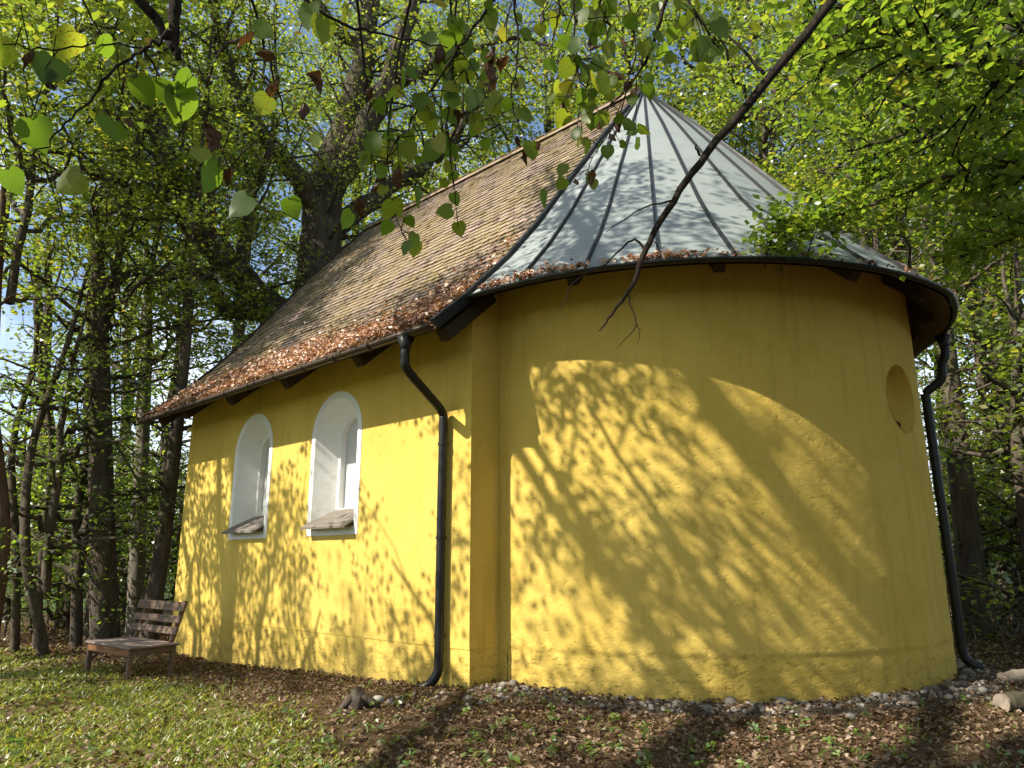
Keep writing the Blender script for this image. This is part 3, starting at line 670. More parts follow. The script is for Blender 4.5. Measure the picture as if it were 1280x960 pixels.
# weeds
XY = sample_ground(520, lambda x, y, d: np.clip(1.1 - d / 11, 0, 1) * (d < 10.5) * (.25 + .75 * (1 - lawn_mask(x, y)))); Cs = []; 
for x, y in XY:
    z = float(gz(x, y)); k = rg.integers(4, 9); hh = rg.uniform(.03, .11)
    for q in range(k): t_ = rg.uniform(0, 6.28); r = rg.uniform(.01, .055); Cs.append((x + r * math.cos(t_), y + r * math.sin(t_), z + hh * rg.uniform(.4, 1)))
Cs = np.array(Cs); V, Fq = kites(Cs, rg.uniform(.035, .08, len(Cs)), .5, .45, rg)
tag(obj('weeds', mesh_np('weeds', V, Fq, MAT['herb'], rg.uniform(0, 1, len(Cs)))), 'small green seedlings and weeds in the leaf litter', 'weeds', kind='stuff')
# fallen leaves on the roof and in the gutters
Cs = []; Ns = []
for i in range(9500):
    s = min(2.6, abs(rg.normal(0, .8))) ; y = rg.uniform(-.05, L + .42)
    if rg.uniform() < .22: y = -.05 + abs(rg.normal(0, .55)); s = rg.uniform(0, 3.2) * rg.uniform(.3, 1)
    if s > .65 + .6 * (.5 + .5 * math.sin(y * 1.7 + 1) * math.sin(y * .63)) + .45 * rg.uniform() and rg.uniform() < .8: continue
    x, z, sl_ = on_prof(s); nv = np.array([-math.sin(sl_), 0, math.cos(sl_)]); lift = .045 + rg.uniform(0, .05) * max(.2, 1.3 - s)
    Cs.append(np.array([x, y, z]) + nv * lift); Ns.append(nv)
for i in range(900): Cs.append(np.array([GXp + rg.uniform(-.05, .06), rg.uniform(-.1, L + .4), GZp + rg.uniform(-.02, .035)])); Ns.append(np.array([0, 0, 1.]))
for i in range(520):
    a = R_(rg.uniform(-178, -160) if rg.uniform() < .45 else (rg.normal(-147, 4) if rg.uniform() < .6 else rg.uniform(-180, -90))); r = REAVE + .02 - abs(rg.normal(0, .06)) * (1.6 if a < R_(-162) else 1.); z = zc_(min(r, REAVE)) + rg.uniform(.0, .05)
    Cs.append(np.array([AC[0] + r * math.cos(a), AC[1] + r * math.sin(a), z])); Ns.append(np.array([math.cos(a) * .6, math.sin(a) * .6, .8]))
Cs = np.array(Cs); V, Fq = curled(Cs, rg.uniform(.04, .085, len(Cs)), rg, np.array(Ns), .5)
tag(obj('roof_litter', mesh_np('roof_litter', V, Fq, MAT['russet'], np.tile(rg.uniform(0, 1, len(Cs)), 4))), 'reddish dry leaves heaped along the roof eaves', 'leaf litter', kind='stuff')

# ------------------------------------------------------------------ trees
def grow(rng, limbs, n_sec, sec_len, n_ter, spread=.8, upk=.25, tb=None, start=.25, droop=0.):
    """secondary and tertiary shoots from limb paths (arrays x,y,z,r); returns leaf cluster centres"""
    cl = []
    wts = np.array([max(.2, np.linalg.norm(np.diff(l[:, :3], axis=0), axis=1).sum()) for l in limbs]); wts /= wts.sum()
    for l, wt in zip(limbs, wts):
        for k in range(max(1, int(n_sec * wt))):
            i = int(rng.uniform(start, 1) * (len(l) - 1)); p = l[i, :3]; r0 = min(l[i, 3] * .5, .06)
            T = l[min(i + 1, len(l) - 1), :3] - l[max(i - 1, 0), :3]; T = T / (np.linalg.norm(T) + 1e-9)
            d = rng.normal(0, 1, 3); d = d - T * (d @ T) * .6; d /= np.linalg.norm(d); d = d * spread + T * .5 + np.array([0, 0, upk]); d /= np.linalg.norm(d)
            Ls = sec_len * rng.uniform(.45, 1.2); P = [p]; q = p.copy(); dd = d.copy()
            for s in range(4): dd = dd + rng.normal(0, .18, 3) + np.array([0, 0, -droop * s]); dd /= np.linalg.norm(dd); q = q + dd * Ls / 4; P.append(q.copy())
            P = np.array(P)
            if tb is not None: tb.tube(P, np.linspace(r0, .008, 5), 4)
            for t in range(n_ter):
                j = rng.uniform(.3, 1) * 4; j0 = min(int(j), 3); b0 = P[j0] + (P[j0 + 1] - P[j0]) * (j - j0)
                e = rng.normal(0, 1, 3); e[2] *= .45; e /= np.linalg.norm(e); e = e + dd * .5; Lt = sec_len * rng.uniform(.15, .42); tip = b0 + e * Lt + np.array([0, 0, -.12 * Lt])
                if tb is not None and rng.uniform() < .5: tb.tube(np.array([b0, (b0 + tip) / 2 + (0, 0, .04), tip]), [.009, .006, .003], 3)
                for c in (.45, .8, 1.05): cl.append(b0 + (tip - b0) * c)
    return np.array(cl)
def leaves(rng, cl, per, sig, size, name, mat, wd=.72, tilt=.55, fn=None):
    C = np.repeat(cl, per, 0) + rng.normal(0, 1, (len(cl) * per, 3)) * np.array([sig, sig, sig * .55])
    if fn is not None: C = C[fn(C)]
    V, F_ = kites(C, rng.uniform(size[0], size[1], len(C)), wd, tilt, rng, droop=.25)
    return mesh_np(name, V, F_, MAT[mat], rng.uniform(0, 1, len(C)) ** 1.2)
def limbpath(pts, jit=0., rng=None, sub=5): return smooth_path(pts, sub, jit, rng)

# --- crowns shared by the forest trees (several shapes), unit scale in metres, foot at the origin
def crown_proto(seed, H, h0, rad, n_limb, n_sec, sec_len, n_ter, per, sig, size, mat, upk, shape='round', droop=0.):
    rng = np.random.default_rng(seed); limbs = []; tb = TB()
    for k in range(n_limb):
        t = (k + rng.uniform(0, 1)) / n_limb; z = h0 + (H - h0) * t * .9; az = k * 2.4 + rng.uniform(-.4, .4)
        rr = rad * ((1 - t) ** .6 * .75 + .3) if shape == 'round' else rad * (1.05 - t * .8)
        rr *= rng.uniform(.7, 1.15); rise = rr * (.55 if shape == 'round' else .18)
        P = [(0, 0, z, .06), (rr * .4 * math.cos(az), rr * .4 * math.sin(az), z + rise * .45, .045), (rr * math.cos(az + .15), rr * math.sin(az + .15), z + rise, .015)]
        l = limbpath(P, .06, rng, 4); limbs.append(l); tb.tube(l[:, :3], l[:, 3], 5)
    limbs.append(limbpath([(0, 0, h0, .1), (.1, 0, (H + h0) / 2, .07), (0, .1, H, .02)], .05, rng)); tb.tube(limbs[-1][:, :3], limbs[-1][:, 3], 5)
    cl = grow(rng, limbs, n_sec, sec_len, n_ter, .9, upk, tb, .3, droop)
    return leaves(rng, cl, per, sig, size, 'foliage', mat), tb.mesh('branches', MAT['bark'])
PROTO = {
    'tall': crown_proto(31, 17, 6.0, 3.6, 16, 105, 1.9, 6, 6, .17, (.08, .15), 'leafA', .25),
    'tall2': crown_proto(32, 19, 7.5, 3.3, 15, 92, 1.9, 6, 6, .17, (.08, .15), 'leafA', .3),
    'under': crown_proto(33, 7.5, 1.2, 2.7, 14, 66, 1.5, 5, 4, .18, (.07, .13), 'leafB', .02, 'layer', .05),
    'under2': crown_proto(34, 6.0, .7, 2.4, 14, 62, 1.4, 5, 4, .18, (.07, .13), 'leafA', .05, 'layer', .05),
    'sapling': crown_proto(35, 4.2, .4, 1.3, 12, 38, .9, 5, 4, .14, (.06, .11), 'leafB', .1, 'layer', .03),
}
def forest_tree(name, label, base, top, r, crown, cs, group, bark='bark', bend=None, rz=0., cat='tree', crown_z=0., zscale=1.):
    """trunk from base to top (world points), crown copies share mesh"""
    b = np.array(base, float); t = thing(name, label, cat, tuple(b), group); rng = np.random.default_rng(abs(hash((round(b[0], 2), round(b[1], 2)))) % 99991)
    tp = np.array(top, float) - b; mids = [tp * f + np.append(rng.normal(0, .07 * (1 if bend is None else bend), 2), 0) for f in (.25, .5, .75)]
    P = limbpath([(0, 0, -.4, r * 1.35), (0, 0, .25, r * 1.08), (*mids[0], r * .95), (*mids[1], r * .82), (*mids[2], r * .62), (*tp, r * .3)], .0, rng, 5)
    tb = TB(); tb.tube(P[:, :3], P[:, 3], 10)
    for k in range(6):           # dead stubs and side boughs low on the stem
        i = rng.integers(8, len(P) - 4); az = rng.uniform(0, 6.28); Lb = rng.uniform(.5, 1.8)
        q = P[i, :3]; e = q + np.array([math.cos(az) * Lb, math.sin(az) * Lb, Lb * rng.uniform(-.1, .6)]); tb.tube(np.array([q, (q + e) / 2 + (0, 0, .1), e]), [min(.05, r * .35), .02, .006], 4)
    obj('trunk', tb.mesh('trunk', MAT[bark]), t)
    if crown:
        lf, br = PROTO[crown]; f = min(1., 1.0)
        c = obj('crown', lf, t); c.rotation_euler = (0, 0, rz); c.scale = (cs, cs, cs * zscale); c.location = (tp[0] * .55, tp[1] * .55, crown_z)
        o = obj('branches', br, c)
    return t
def ground_at(px, D):
    """ground point at horizontal distance D in the pixel column px (measured at eye level)"""
    p = at(px, 700, D); return np.array([p[0], p[1], float(gz(p[0], p[1])) - .05])
def tree_px(px0, px1, py1, D, w, crown, cs, name, label, group, **kw):
    b = ground_at(px0, D); t = at(px1, py1, D * 1.02); forest_tree(name, label, b, t, w / 2 / FPX * D * 1.0, crown, cs, group, **kw)
GL = 'slim trees standing in the wood behind the bench'
GR = 'trees standing in the wood beyond the apse'
# named trunks left of the chapel (column at foot, column and row at top, distance, width in px)
tree_px(143, 118, 250, 17.5, 27, 'tall', .95, 'forest_tree', 'thick dark straight trunk just behind the bench', None, rz=.3)
tree_px(196, 245, 300, 16.8, 18, 'tall2', .85, 'forest_tree', 'rough barked trunk leaning behind the far end of the nave', None, rz=1.4)
tree_px(178, 182, 280, 19.5, 17, 'tall', .9, 'forest_tree', 'pale brown straight trunk between the two dark trunks behind the bench', None, rz=2.2, bark='barkpale')
tree_px(2, 6, 220, 16.5, 16, 'tall2', .9, 'pine_tree', 'reddish barked pine trunk at the lawn edge left of the bench', None, rz=.9, bark='barkpine')
tree_px(68, 112, 330, 17.0, 10, 'under', 1.0, 'forest_tree', 'thin curved leaning trunk at the lawn edge', None, rz=2.9, bend=4)
for i, (a, b_, c_, d_, w_, cr, s_) in enumerate([(34, 42, 330, 18, 8, None, 1.1), (60, 78, 330, 18.5, 7, None, .9), (108, 128, 380, 18.2, 11, 'under', 1.1), (122, 112, 300, 20, 9, None, .8),
        (205, 222, 330, 21, 9, 'under', 1.0), (88, 60, 250, 23, 13, None, 1.), (160, 170, 330, 26, 14, 'tall', 1.1), (50, 45, 280, 29, 16, None, 1.2), (-20, -25, 300, 27, 14, 'tall2', 1.2)]):
    tree_px(a, b_, c_, d_, w_, cr, s_, 'forest_tree', 'slender dark trunk among leafy undergrowth behind the bench', GL, rz=i * 1.1, bend=2.2)
# right of the chapel
tree_px(1206, 1176, 300, 16.5, 27, 'tall', .9, 'forest_tree', 'thick mossy trunk right behind the apse down pipe', None, rz=.2)
tree_px(1262, 1216, 330, 19, 11, 'under', 1.1, 'forest_tree', 'thin trunk leaning toward the mossy trunk', None, rz=1.9, bend=2)
tree_px(1128, 1120, 130, 24, 12, 'tall2', 1., 'forest_tree', 'thin pale straight trunk rising behind the metal roof', None, rz=4., bark='barkpale')
for i, (a, b_, c_, d_, w_, cr, s_) in enumerate([(1240, 1246, 380, 21, 10, 'under', 1.0), (1290, 1270, 300, 15.5, 14, 'under2', 1.2), (1225, 1235, 250, 25, 12, 'tall', 1.1), (1275, 1262, 250, 24, 13, 'tall2', 1.1), (1330, 1340, 250, 19, 15, 'tall', 1.1), (1310, 1300, 200, 29, 13, 'tall2', 1.2), (1180, 1170, 200, 31, 13, 'tall', 1.2), (1040, 1030, 180, 25, 13, 'tall', 1.1), (960, 950, 150, 27, 13, 'tall2', 1.15), (1080, 1090, 120, 20, 12, 'tall', 1.05), (1250, 1255, 350, 33, 14, 'tall', 1.2)]):
    tree_px(a, b_, c_, d_, w_, cr, s_, 'forest_tree', 'slender trunk in the leafy wood beyond the apse', GR, rz=i * 1.7 + .4, bend=1.6)
# behind the nave
for i, (a, D_, cr, s_) in enumerate([(300, 27, 'tall', 1.45), (440, 30, 'tall2', 1.5), (560, 26, 'tall', 1.55), (680, 28, 'tall2', 1.55), (790, 25, 'tall', 1.5), (880, 28, 'tall2', 1.5), (960, 23, 'tall', 1.4)]):
    tree_px(a, a + 10, 60, D_, 14, cr, s_, 'forest_tree', 'tall leafy tree of the wood rising behind the chapel roof', 'trees behind the nave', rz=i * 2.1)
# the wood goes on round the clearing: unseen trees, added to block sky light
for i, (x, y, cr, s_) in enumerate([(-15, -9, 'tall', 1.1), (-11, -14, 'tall2', 1.15), (-5, -16, 'tall', 1.2), (2, -18, 'tall2', 1.2), (9, -15.5, 'tall', 1.2), (15, -12, 'tall2', 1.1), (-19, -4, 'tall', 1.1), (-7.5, -12, 'under', 1.2), (-18, -15, 'tall', 1.2), (6, -21, 'tall', 1.3), (18, -17, 'tall', 1.2), (-1, -13, 'under', 1.3), (6, -13, 'under', 1.2), (-13, -6.5, 'under', 1.2), (12, -9.5, 'under', 1.2), (-12, -19, 'tall2', 1.3), (-1, -23, 'tall', 1.3), (12, -21, 'tall2', 1.3)]):
    b = np.array([x, y, float(gz(x, y)) - .05]); forest_tree('forest_tree', 'unseen tall leafy tree closing the clearing opposite the apse', b, b + (.2, .1, 15. * s_ if 'tall' in cr else 6. * s_), .17 if 'tall' in cr else .06, cr, s_, 'trees round the clearing', rz=i * .9)
# undergrowth
for i, (a, D_, cr, s_) in enumerate([(-30, 20.5, 'sapling', 1.), (20, 22, 'sapling', 1.), (50, 23, 'under2', .8), (95, 21, 'sapling', 1.1), (125, 24, 'under2', .8), (165, 22.5, 'sapling', 1.1), (222, 23, 'under2', .8), (70, 25, 'under', .9), (190, 26, 'under2', .9), (5, 23, 'under', .9), (150, 28, 'under', 1.), (30, 30, 'under', 1.1), (230, 30, 'under', 1.),
        (1225, 18.5, 'sapling', .9), (1255, 20, 'sapling', 1.), (1285, 18, 'under2', .8), (1240, 24, 'under2', .9), (1270, 27, 'under', .9), (1210, 27, 'under', .9), (1300, 23, 'under', 1.)]):
    b = ground_at(a, D_); forest_tree('sapling', 'leafy young tree in the undergrowth ' + ('behind the bench' if a < 640 else 'beyond the apse'), b, b + (0, 0, 4. * s_), .025, cr, s_, 'saplings ' + ('behind the bench' if a < 640 else 'beyond the apse'), bend=1., rz=i * 1.3)

# --- the big old tree behind the nave, limbs where the photograph shows them
def limb_px(rows, jit=.03, rng=None): return limbpath([(*at(x, y, D), r) for x, y, D, r in rows], jit, rng, 5)
rng = np.random.default_rng(55)
bx_, by_, _ = at(388, 600, 19.6); base = np.array([bx_, by_, float(gz(bx_, by_))])
old = thing('old_linden', 'huge old tree with forking dark limbs behind the tiled roof', 'tree', tuple(base))
limbs = [
    limbpath([(bx_, by_, base[2] - .3, .95), (bx_, by_, 1., .72), (*at(389, 480, 19.6), .62), (*at(395, 380, 19.6), .56), (*at(402, 300, 19.6), .52), (*at(405, 235, 19.5), .46), (*at(432, 160, 19.4), .38), (*at(455, 70, 19.3), .3), (*at(468, -60, 19.2), .2), (*at(480, -190, 19), .08)], .02, rng),
    limb_px([(403, 250, 19.5, .40), (438, 195, 19.2, .34), (478, 120, 18.8, .28), (505, 40, 18.5, .22), (530, -60, 18.2, .14), (545, -160, 18, .05)], .03, rng),
    limb_px([(400, 300, 19.6, .30), (470, 245, 20.2, .24), (525, 210, 20.6, .19), (562, 178, 21, .14), (605, 110, 21.4, .09), (650, 40, 22, .03)], .05, rng),
    limb_px([(390, 430, 19.6, .55), (345, 395, 19.2, .42), (296, 340, 18.6, .34), (240, 275, 18.2, .29), (208, 190, 17.8, .23), (168, 110, 17.4, .17), (120, 10, 17, .10), (90, -80, 16.8, .03)], .04, rng),
    limb_px([(330, 385, 18.9, .24), (292, 388, 18.6, .2), (255, 350, 18.3, .13), (210, 338, 18, .1), (150, 345, 17.7, .06), (90, 372, 17.5, .02)], .03, rng),
    limb_px([(402, 265, 19.4, .30), (360, 205, 18.8, .23), (315, 150, 18.2, .18), (285, 80, 17.8, .12), (262, -20, 17.4, .06)], .04, rng),
    limb_px([(300, 345, 18.6, .16), (310, 270, 18.4, .13), (335, 190, 18.2, .09), (345, 100, 18, .05), (340, 20, 17.9, .02)], .05, rng),
    limb_px([(248, 285, 18.2, .15), (180, 235, 17.6, .11), (100, 215, 17.1, .08), (30, 230, 16.8, .03)], .05, rng),
    limb_px([(455, 70, 19.3, .2), (400, 10, 19, .13), (360, -60, 18.6, .06)], .05, rng),
    limb_px([(478, 120, 18.8, .16), (560, 70, 18.6, .11), (640, 50, 18.5, .06), (700, 60, 18.4, .02)], .05, rng),
]
tb = TB()
for l in limbs: tb.tube(l[:, :3] - base, l[:, 3] * 1.12, 12)
obj('trunk', tb.mesh('trunk', MAT['bark']), old)
tb = TB(); cl = grow(rng, limbs, 330, 2.6, 9, .95, .1, tb, .22, .05)
k = np.array([not (c[2] < zroof(min(max(c[0], -.7), 9)) + .5 and c[1] < L + .9) for c in cl]); cl = cl[k]
lf = leaves(rng, cl, 4, .19, (.06, .13), 'foliage', 'leafA'); lf.transform(Matrix.Translation(-Vector(base)))
crn = obj('crown', lf, old); bme = tb.mesh('branches', MAT['bark']); bme.transform(Matrix.Translation(-Vector(base))); obj('branches', bme, crn)

# --- lindens on the sunny side: they shade the walls
def shade_tree(name, label, base, H, limbs_def, n_sec, per, seed, sig=.25, size=(.08, .13)):
    rng = np.random.default_rng(seed); b = np.array([base[0], base[1], float(gz(*base))]); t = thing(name, label, 'tree', tuple(b))
    tr = limbpath([(0, 0, -.4, .5), (0, 0, 1., .36), (.1, .05, H * .3, .31), (.2, 0, H * .6, .22), (.1, .2, H, .05)], .02, rng); ls = [tr]
    for z0, dx, dy, dz in limbs_def:
        ls.append(limbpath([(0.1, 0, z0, .15), (dx * .35, dy * .35, z0 + dz * .45, .11), (dx * .7, dy * .7, z0 + dz * .8, .07), (dx, dy, z0 + dz, .02)], .06, rng))
    tb = TB(); [tb.tube(l[:, :3], l[:, 3], 9) for l in ls]; obj('trunk', tb.mesh('trunk', MAT['bark']), t)
    tb = TB(); cl = grow(rng, ls[1:], n_sec, 1.7, 4, .9, .1, tb, .45, .03); lf = leaves(rng, cl, per, sig, size, 'foliage', 'leafA')
    c = obj('crown', lf, t); tag(obj('branches', tb.mesh('branches', MAT['bark']), c), kind='stuff'); return t
shade_tree('linden_tree', 'linden shading the long wall of the nave', (-10.6, 9.6), 16, [(5.6, 5.6, -.6, 1.4), (5.8, 5.4, -3.4, 1.6), (8, 6.6, -2.6, 3), (6.2, 5.0, 1.6, 1.2), (5.2, 5.8, -2.2, 1.0), (7, 6.4, .8, 1.6), (10.5, 7, .2, 2), (9, -3, 2, 3), (8, -1, -4, 3), (5.0, 5.2, -4.6, 1.2), (11.5, 7.5, -1.5, 2)], 165, 9, 61, .17)
lind = shade_tree('linden_tree', 'linden whose low leafy twigs hang over the lawn', (-11.2, -1.0), 17, [(7.2, 7.2, 3.0, 1.2), (8, 6.6, 5.4, 2.6), (10, 8, 4.0, 3.6), (5.8, 5.8, 4.4, .8), (10.5, 9.0, -.2, 1.2), (9.8, 8.6, 2.0, .8), (6.4, 7.6, 1.2, .9), (4.7, 1, -2.4, 1.6), (8, -2, -4, 3), (10, -3, 1, 3)], 150, 9, 62, .17)

# --- near hanging twigs of that linden, every leaf by itself
def heart_leaf(k, s=1.):
    rng = np.random.default_rng(900 + k); m = MB(); out = [(0, 0), (-.22, -.09), (-.42, .02), (-.50, .27), (-.44, .52), (-.27, .76), (-.1, .92), (0, 1.06), (.1, .92), (.27, .76), (.44, .52), (.50, .27), (.42, .02), (.22, -.09)]
    cup = rng.uniform(.05, .3); V = []
    for x, y in out + [(0, .25), (0, .6)]: V.append((x * rng.uniform(.94, 1.06), y - .0, cup * abs(x) ** 1.3 - .12 * (y - .4) ** 2 + rng.normal(0, .02)))
    n = len(out); a, b_ = n, n + 1
    Fs = [(0, a, 2, 1), (2, a, 3), (3, a, b_, 4), (4, b_, 5), (5, b_, 7, 6), (7, b_, 9, 8), (9, b_, 10), (10, b_, a, 11), (11, a, 12), (12, a, 0, 13)]
    m.add(V, Fs)
    # petiole
    m.add([(-.012, 0, 0), (.012, 0, 0), (.008, -.5, .1), (-.008, -.5, .1)], [(0, 1, 2, 3)])
    return m
HL = [heart_leaf(k).mesh('leaf', MAT['linden'], True) for k in range(5)]
def curl_leaf(k):
    rng = np.random.default_rng(950 + k); m = MB(); V = []; nx = 7; ny = 8
    for j in range(ny):
        y = j / (ny - 1); w = .40 * math.sin(math.pi * min(.99, y ** .8 * .93 + .05)) * rng.uniform(.75, 1.15)
        for i in range(nx):
            t = (i / (nx - 1) - .5) * 2; fold = abs(t) ** 1.4 * w * (1.1 if t > 0 else .55)
            V.append((w * t * (.55 if t > 0 else .8) + rng.normal(0, .025), y - .1 + rng.normal(0, .02), fold + .22 * math.sin(y * 3.3 + k * 2) + rng.normal(0, .035)))
    m.add(V, [(j * nx + i, j * nx + i + 1, (j + 1) * nx + i + 1, (j + 1) * nx + i) for j in range(ny - 1) for i in range(nx - 1)]); return m.mesh('withered_leaf', MAT['linbrown'], False)
CLF = [curl_leaf(k) for k in range(3)]
LB = np.array(lind.location)
hang = TB(); rng = np.random.default_rng(71)
def add_limb(rows, n=6):
    l = limbpath([(*at(x, y, D), r) for x, y, D, r in rows], .006, rng, 6); hang.tube(l[:, :3] - LB, l[:, 3], n); return l
# the bough overhead that carries them, from the trunk, above the top edge of the picture
bough = limbpath([(LB[0], LB[1], 4.6, .16), (-9.2, -.9, 5.0, .13), (-7.2, -2.4, 5.2, .10), (-5.2, -3.4, 5.3, .08), (-3.6, -4.2, 5.9, .06), (-2.2, -4.7, 6.4, .04), (-1.2, -5.2, 6.8, .02)], .02, rng); hang.tube(bough[:, :3] - LB, bough[:, 3], 8)
def bough_near(x, y):
    d = np.hypot(bough[:, 0] - x, bough[:, 1] - y); return bough[d.argmin(), :3]
hb_leaves = []
def spray(rows, leaf_px, n, spread, brown=.06, n_side=0):
    """a hanging twig along pixel rows (x,y,dist,radius) tied up to the bough; n leaves of about leaf_px pixels round it"""
    l = add_limb(rows); top = l[0, :3]; q = bough_near(top[0], top[1]); mid_ = (top + q) / 2 + rng.normal(0, .08, 3)
    path = limbpath([(*q, .014), (*mid_, .011), (*top, l[0, 3])], 0, rng); hang.tube(path[:, :3] - LB, path[:, 3], 5)
    for i in range(n):
        j = rng.uniform(.12, 1) * (len(l) - 1); p = l[int(j), :3]; D = math.hypot(p[0] - CAM[0], p[1] - CAM[1]); off = rng.normal(0, spread * D / FPX, 3); off[2] -= abs(off[2]) * .3
        c = p + off; s = leaf_px * rng.uniform(.65, 1.2) * D / FPX * 1.05; hb_leaves.append((c, s, rng.uniform() < brown, None))
        tw = limbpath([(*p, .004), (*((p + c) / 2 + (0, 0, .01)), .003), (*c, .002)], 0, rng, 2); hang.tube(tw[:, :3] - LB, tw[:, 3], 3)
# upper left
add_limb([(140, -40, 2.9, .022), (183, 8, 2.9, .02), (210, 48, 2.9, .017), (224, 74, 2.9, .010)]); add_limb([(220, -40, 2.9, .03), (217, 20, 2.9, .026), (222, 74, 2.9, .013)])
main = [(215, 40, 2.7, .008), (180, 62, 2.65, .006), (145, 85, 2.6, .005), (110, 125, 2.6, .004), (70, 170, 2.6, .003), (20, 200, 2.6, .002)]; add_limb(main)
add_limb([(180, 62, 2.65, .005), (200, 100, 2.65, .004), (225, 145, 2.65, .003), (240, 190, 2.65, .002)]); add_limb([(180, 60, 2.65, .004), (120, 55, 2.6, .003), (60, 62, 2.6, .003), (0, 55, 2.6, .002)])
add_limb([(302, -40, 3.2, .010), (325, 40, 3.2, .007), (345, 110, 3.2, .005), (362, 170, 3.2, .003)])
add_limb([(345, -30, 3.0, .009), (420, 25, 3.0, .007), (490, 45, 3.0, .005), (560, 60, 3.0, .003)])
hang_l = [(95, 40, 42, 0), (18, 60, 34, 0), (38, 66, 30, 1), (66, 72, 42, 0), (150, 102, 46, 0), (170, 98, 40, 0), (232, 110, 48, 0), (240, 95, 36, 0), (38, 148, 46, 0), (6, 128, 30, 0), (10, 212, 36, 0), (102, 217, 38, 0), (140, 150, 46, 0), (165, 145, 30, 1),
          (195, 102, 36, 0), (258, 158, 36, 1), (252, 185, 34, 0), (272, 208, 38, 0), (310, 245, 34, 0), (288, 215, 24, 1), (312, 40, 30, 1), (318, 30, 28, 0), (338, 65, 26, 1), (335, 120, 34, 0), (385, 95, 34, 1), (378, 130, 22, 1), (345, 105, 26, 1),
          (140, 55, 34, 0), (55, 88, 26, 1), (392, 167, 22, 0), (360, 248, 28, 0), (432, 10, 40, 0), (405, 20, 46, 0), (385, 5, 34, 0), (620, 78, 40, 1), (632, 70, 34, 1), (618, 60, 30, 1)]
for x, y, s, br in hang_l:
    D = 2.62 if x < 300 else 3.0
    if br and s > 28 and x < 600: hb_leaves.append((at(x, y, D), s * D / FPX, True, (x, y)))
    else: hb_leaves.append((at(x, y, D), s * D / FPX * 1.05, bool(br), (x, y)))
    p = at(x, y, D); q = at(x + rng.normal(0, 12), y - rng.uniform(25, 60), D); hang.tube(limbpath([(*q, .003), (*((p + q) / 2), .0025), (*p, .002)], 0, rng, 2)[:, :3] - LB, .0022, 3)
# middle
spray([(640, -40, 3.4, .010), (600, 25, 3.4, .008), (560, 80, 3.4, .006), (515, 150, 3.4, .004), (470, 225, 3.4, .002)], 26, 34, 26)
spray([(560, -30, 3.6, .008), (570, 60, 3.6, .006), (588, 110, 3.6, .004), (592, 150, 3.6, .002)], 28, 28, 24)
spray([(640, -30, 3.3, .007), (648, 60, 3.3, .005), (640, 130, 3.3, .004), (668, 200, 3.3, .002)], 22, 9, 12, .45)
spray([(565, 60, 3.6, .005), (560, 150, 3.6, .004), (566, 220, 3.6, .003), (572, 285, 3.6, .002)], 22, 10, 9)
spray([(500, 60, 3.5, .006), (486, 160, 3.5, .004), (490, 250, 3.5, .003), (508, 300, 3.5, .002)], 23, 20, 15)
spray([(455, 80, 3.2, .006), (460, 140, 3.2, .004), (462, 200, 3.2, .003), (458, 270, 3.2, .002)], 26, 9, 10)
# bright group and the leaves above the roof apex
spray([(715, -40, 3.1, .007), (720, 60, 3.1, .005), (728, 110, 3.1, .004), (735, 140, 3.1, .002)], 26, 34, 24, .14)
spray([(690, -50, 3.2, .008), (700, 10, 3.2, .006), (690, 50, 3.2, .003)], 28, 12, 20)
spray([(760, -40, 3.2, .008), (750, 10, 3.2, .006), (770, 40, 3.2, .003)], 27, 14, 22)
spray([(845, -50, 3.6, .012), (822, 40, 3.7, .010), (795, 95, 3.8, .007), (750, 145, 3.9, .003)], 22, 18, 24)
spray([(850, -40, 3.4, .008), (870, 20, 3.4, .006), (900, 60, 3.4, .003)], 25, 28, 28)
spray([(795, 60, 3.8, .005), (775, 140, 3.8, .004), (745, 190, 3.8, .003), (728, 230, 3.8, .002)], 17, 14, 16, .5)
for x, y, s, br in [(790, 152, 24, 0), (797, 160, 22, 0), (735, 176, 20, 0), (741, 214, 22, 1), (676, 240, 24, 0), (705, 205, 20, 0), (668, 182, 22, 0), (565, 262, 24, 0), (572, 278, 24, 0), (648, 98, 22, 0)]:
    D = 3.6; hb_leaves.append((at(x, y, D), s * D / FPX, bool(br), None))
hbr = obj('hanging_branch', hang.mesh('hanging_branch', MAT['twig']), lind); hbr['label'] = 'thin twigs hanging from the bough overhead'
cnt = 0
for c, s, br, _ in hb_leaves:
    me = CLF[cnt % 3] if br else HL[cnt % 5]; o = obj('leaf', me, hbr); o.location = Vector(c) - Vector(LB)
    # blades hang: tip down, face turned at random but mostly toward the open side
    az = math.atan2(CAM[1] - c[1], CAM[0] - c[0]) + rng.normal(0, .75)
    M = Matrix.Rotation(az + math.pi / 2, 3, 'Z') @ Matrix.Rotation(R_(-90 + rng.normal(22, 22)), 3, 'X') @ Matrix.Rotation(rng.normal(0, .55), 3, 'Z')
    M = M @ Matrix.Translation((0, 0, 0)).to_3x3(); o.rotation_euler = M.to_euler(); k = s * rng.uniform(.78, 1.06); o.scale = (k, k, k); cnt += 1

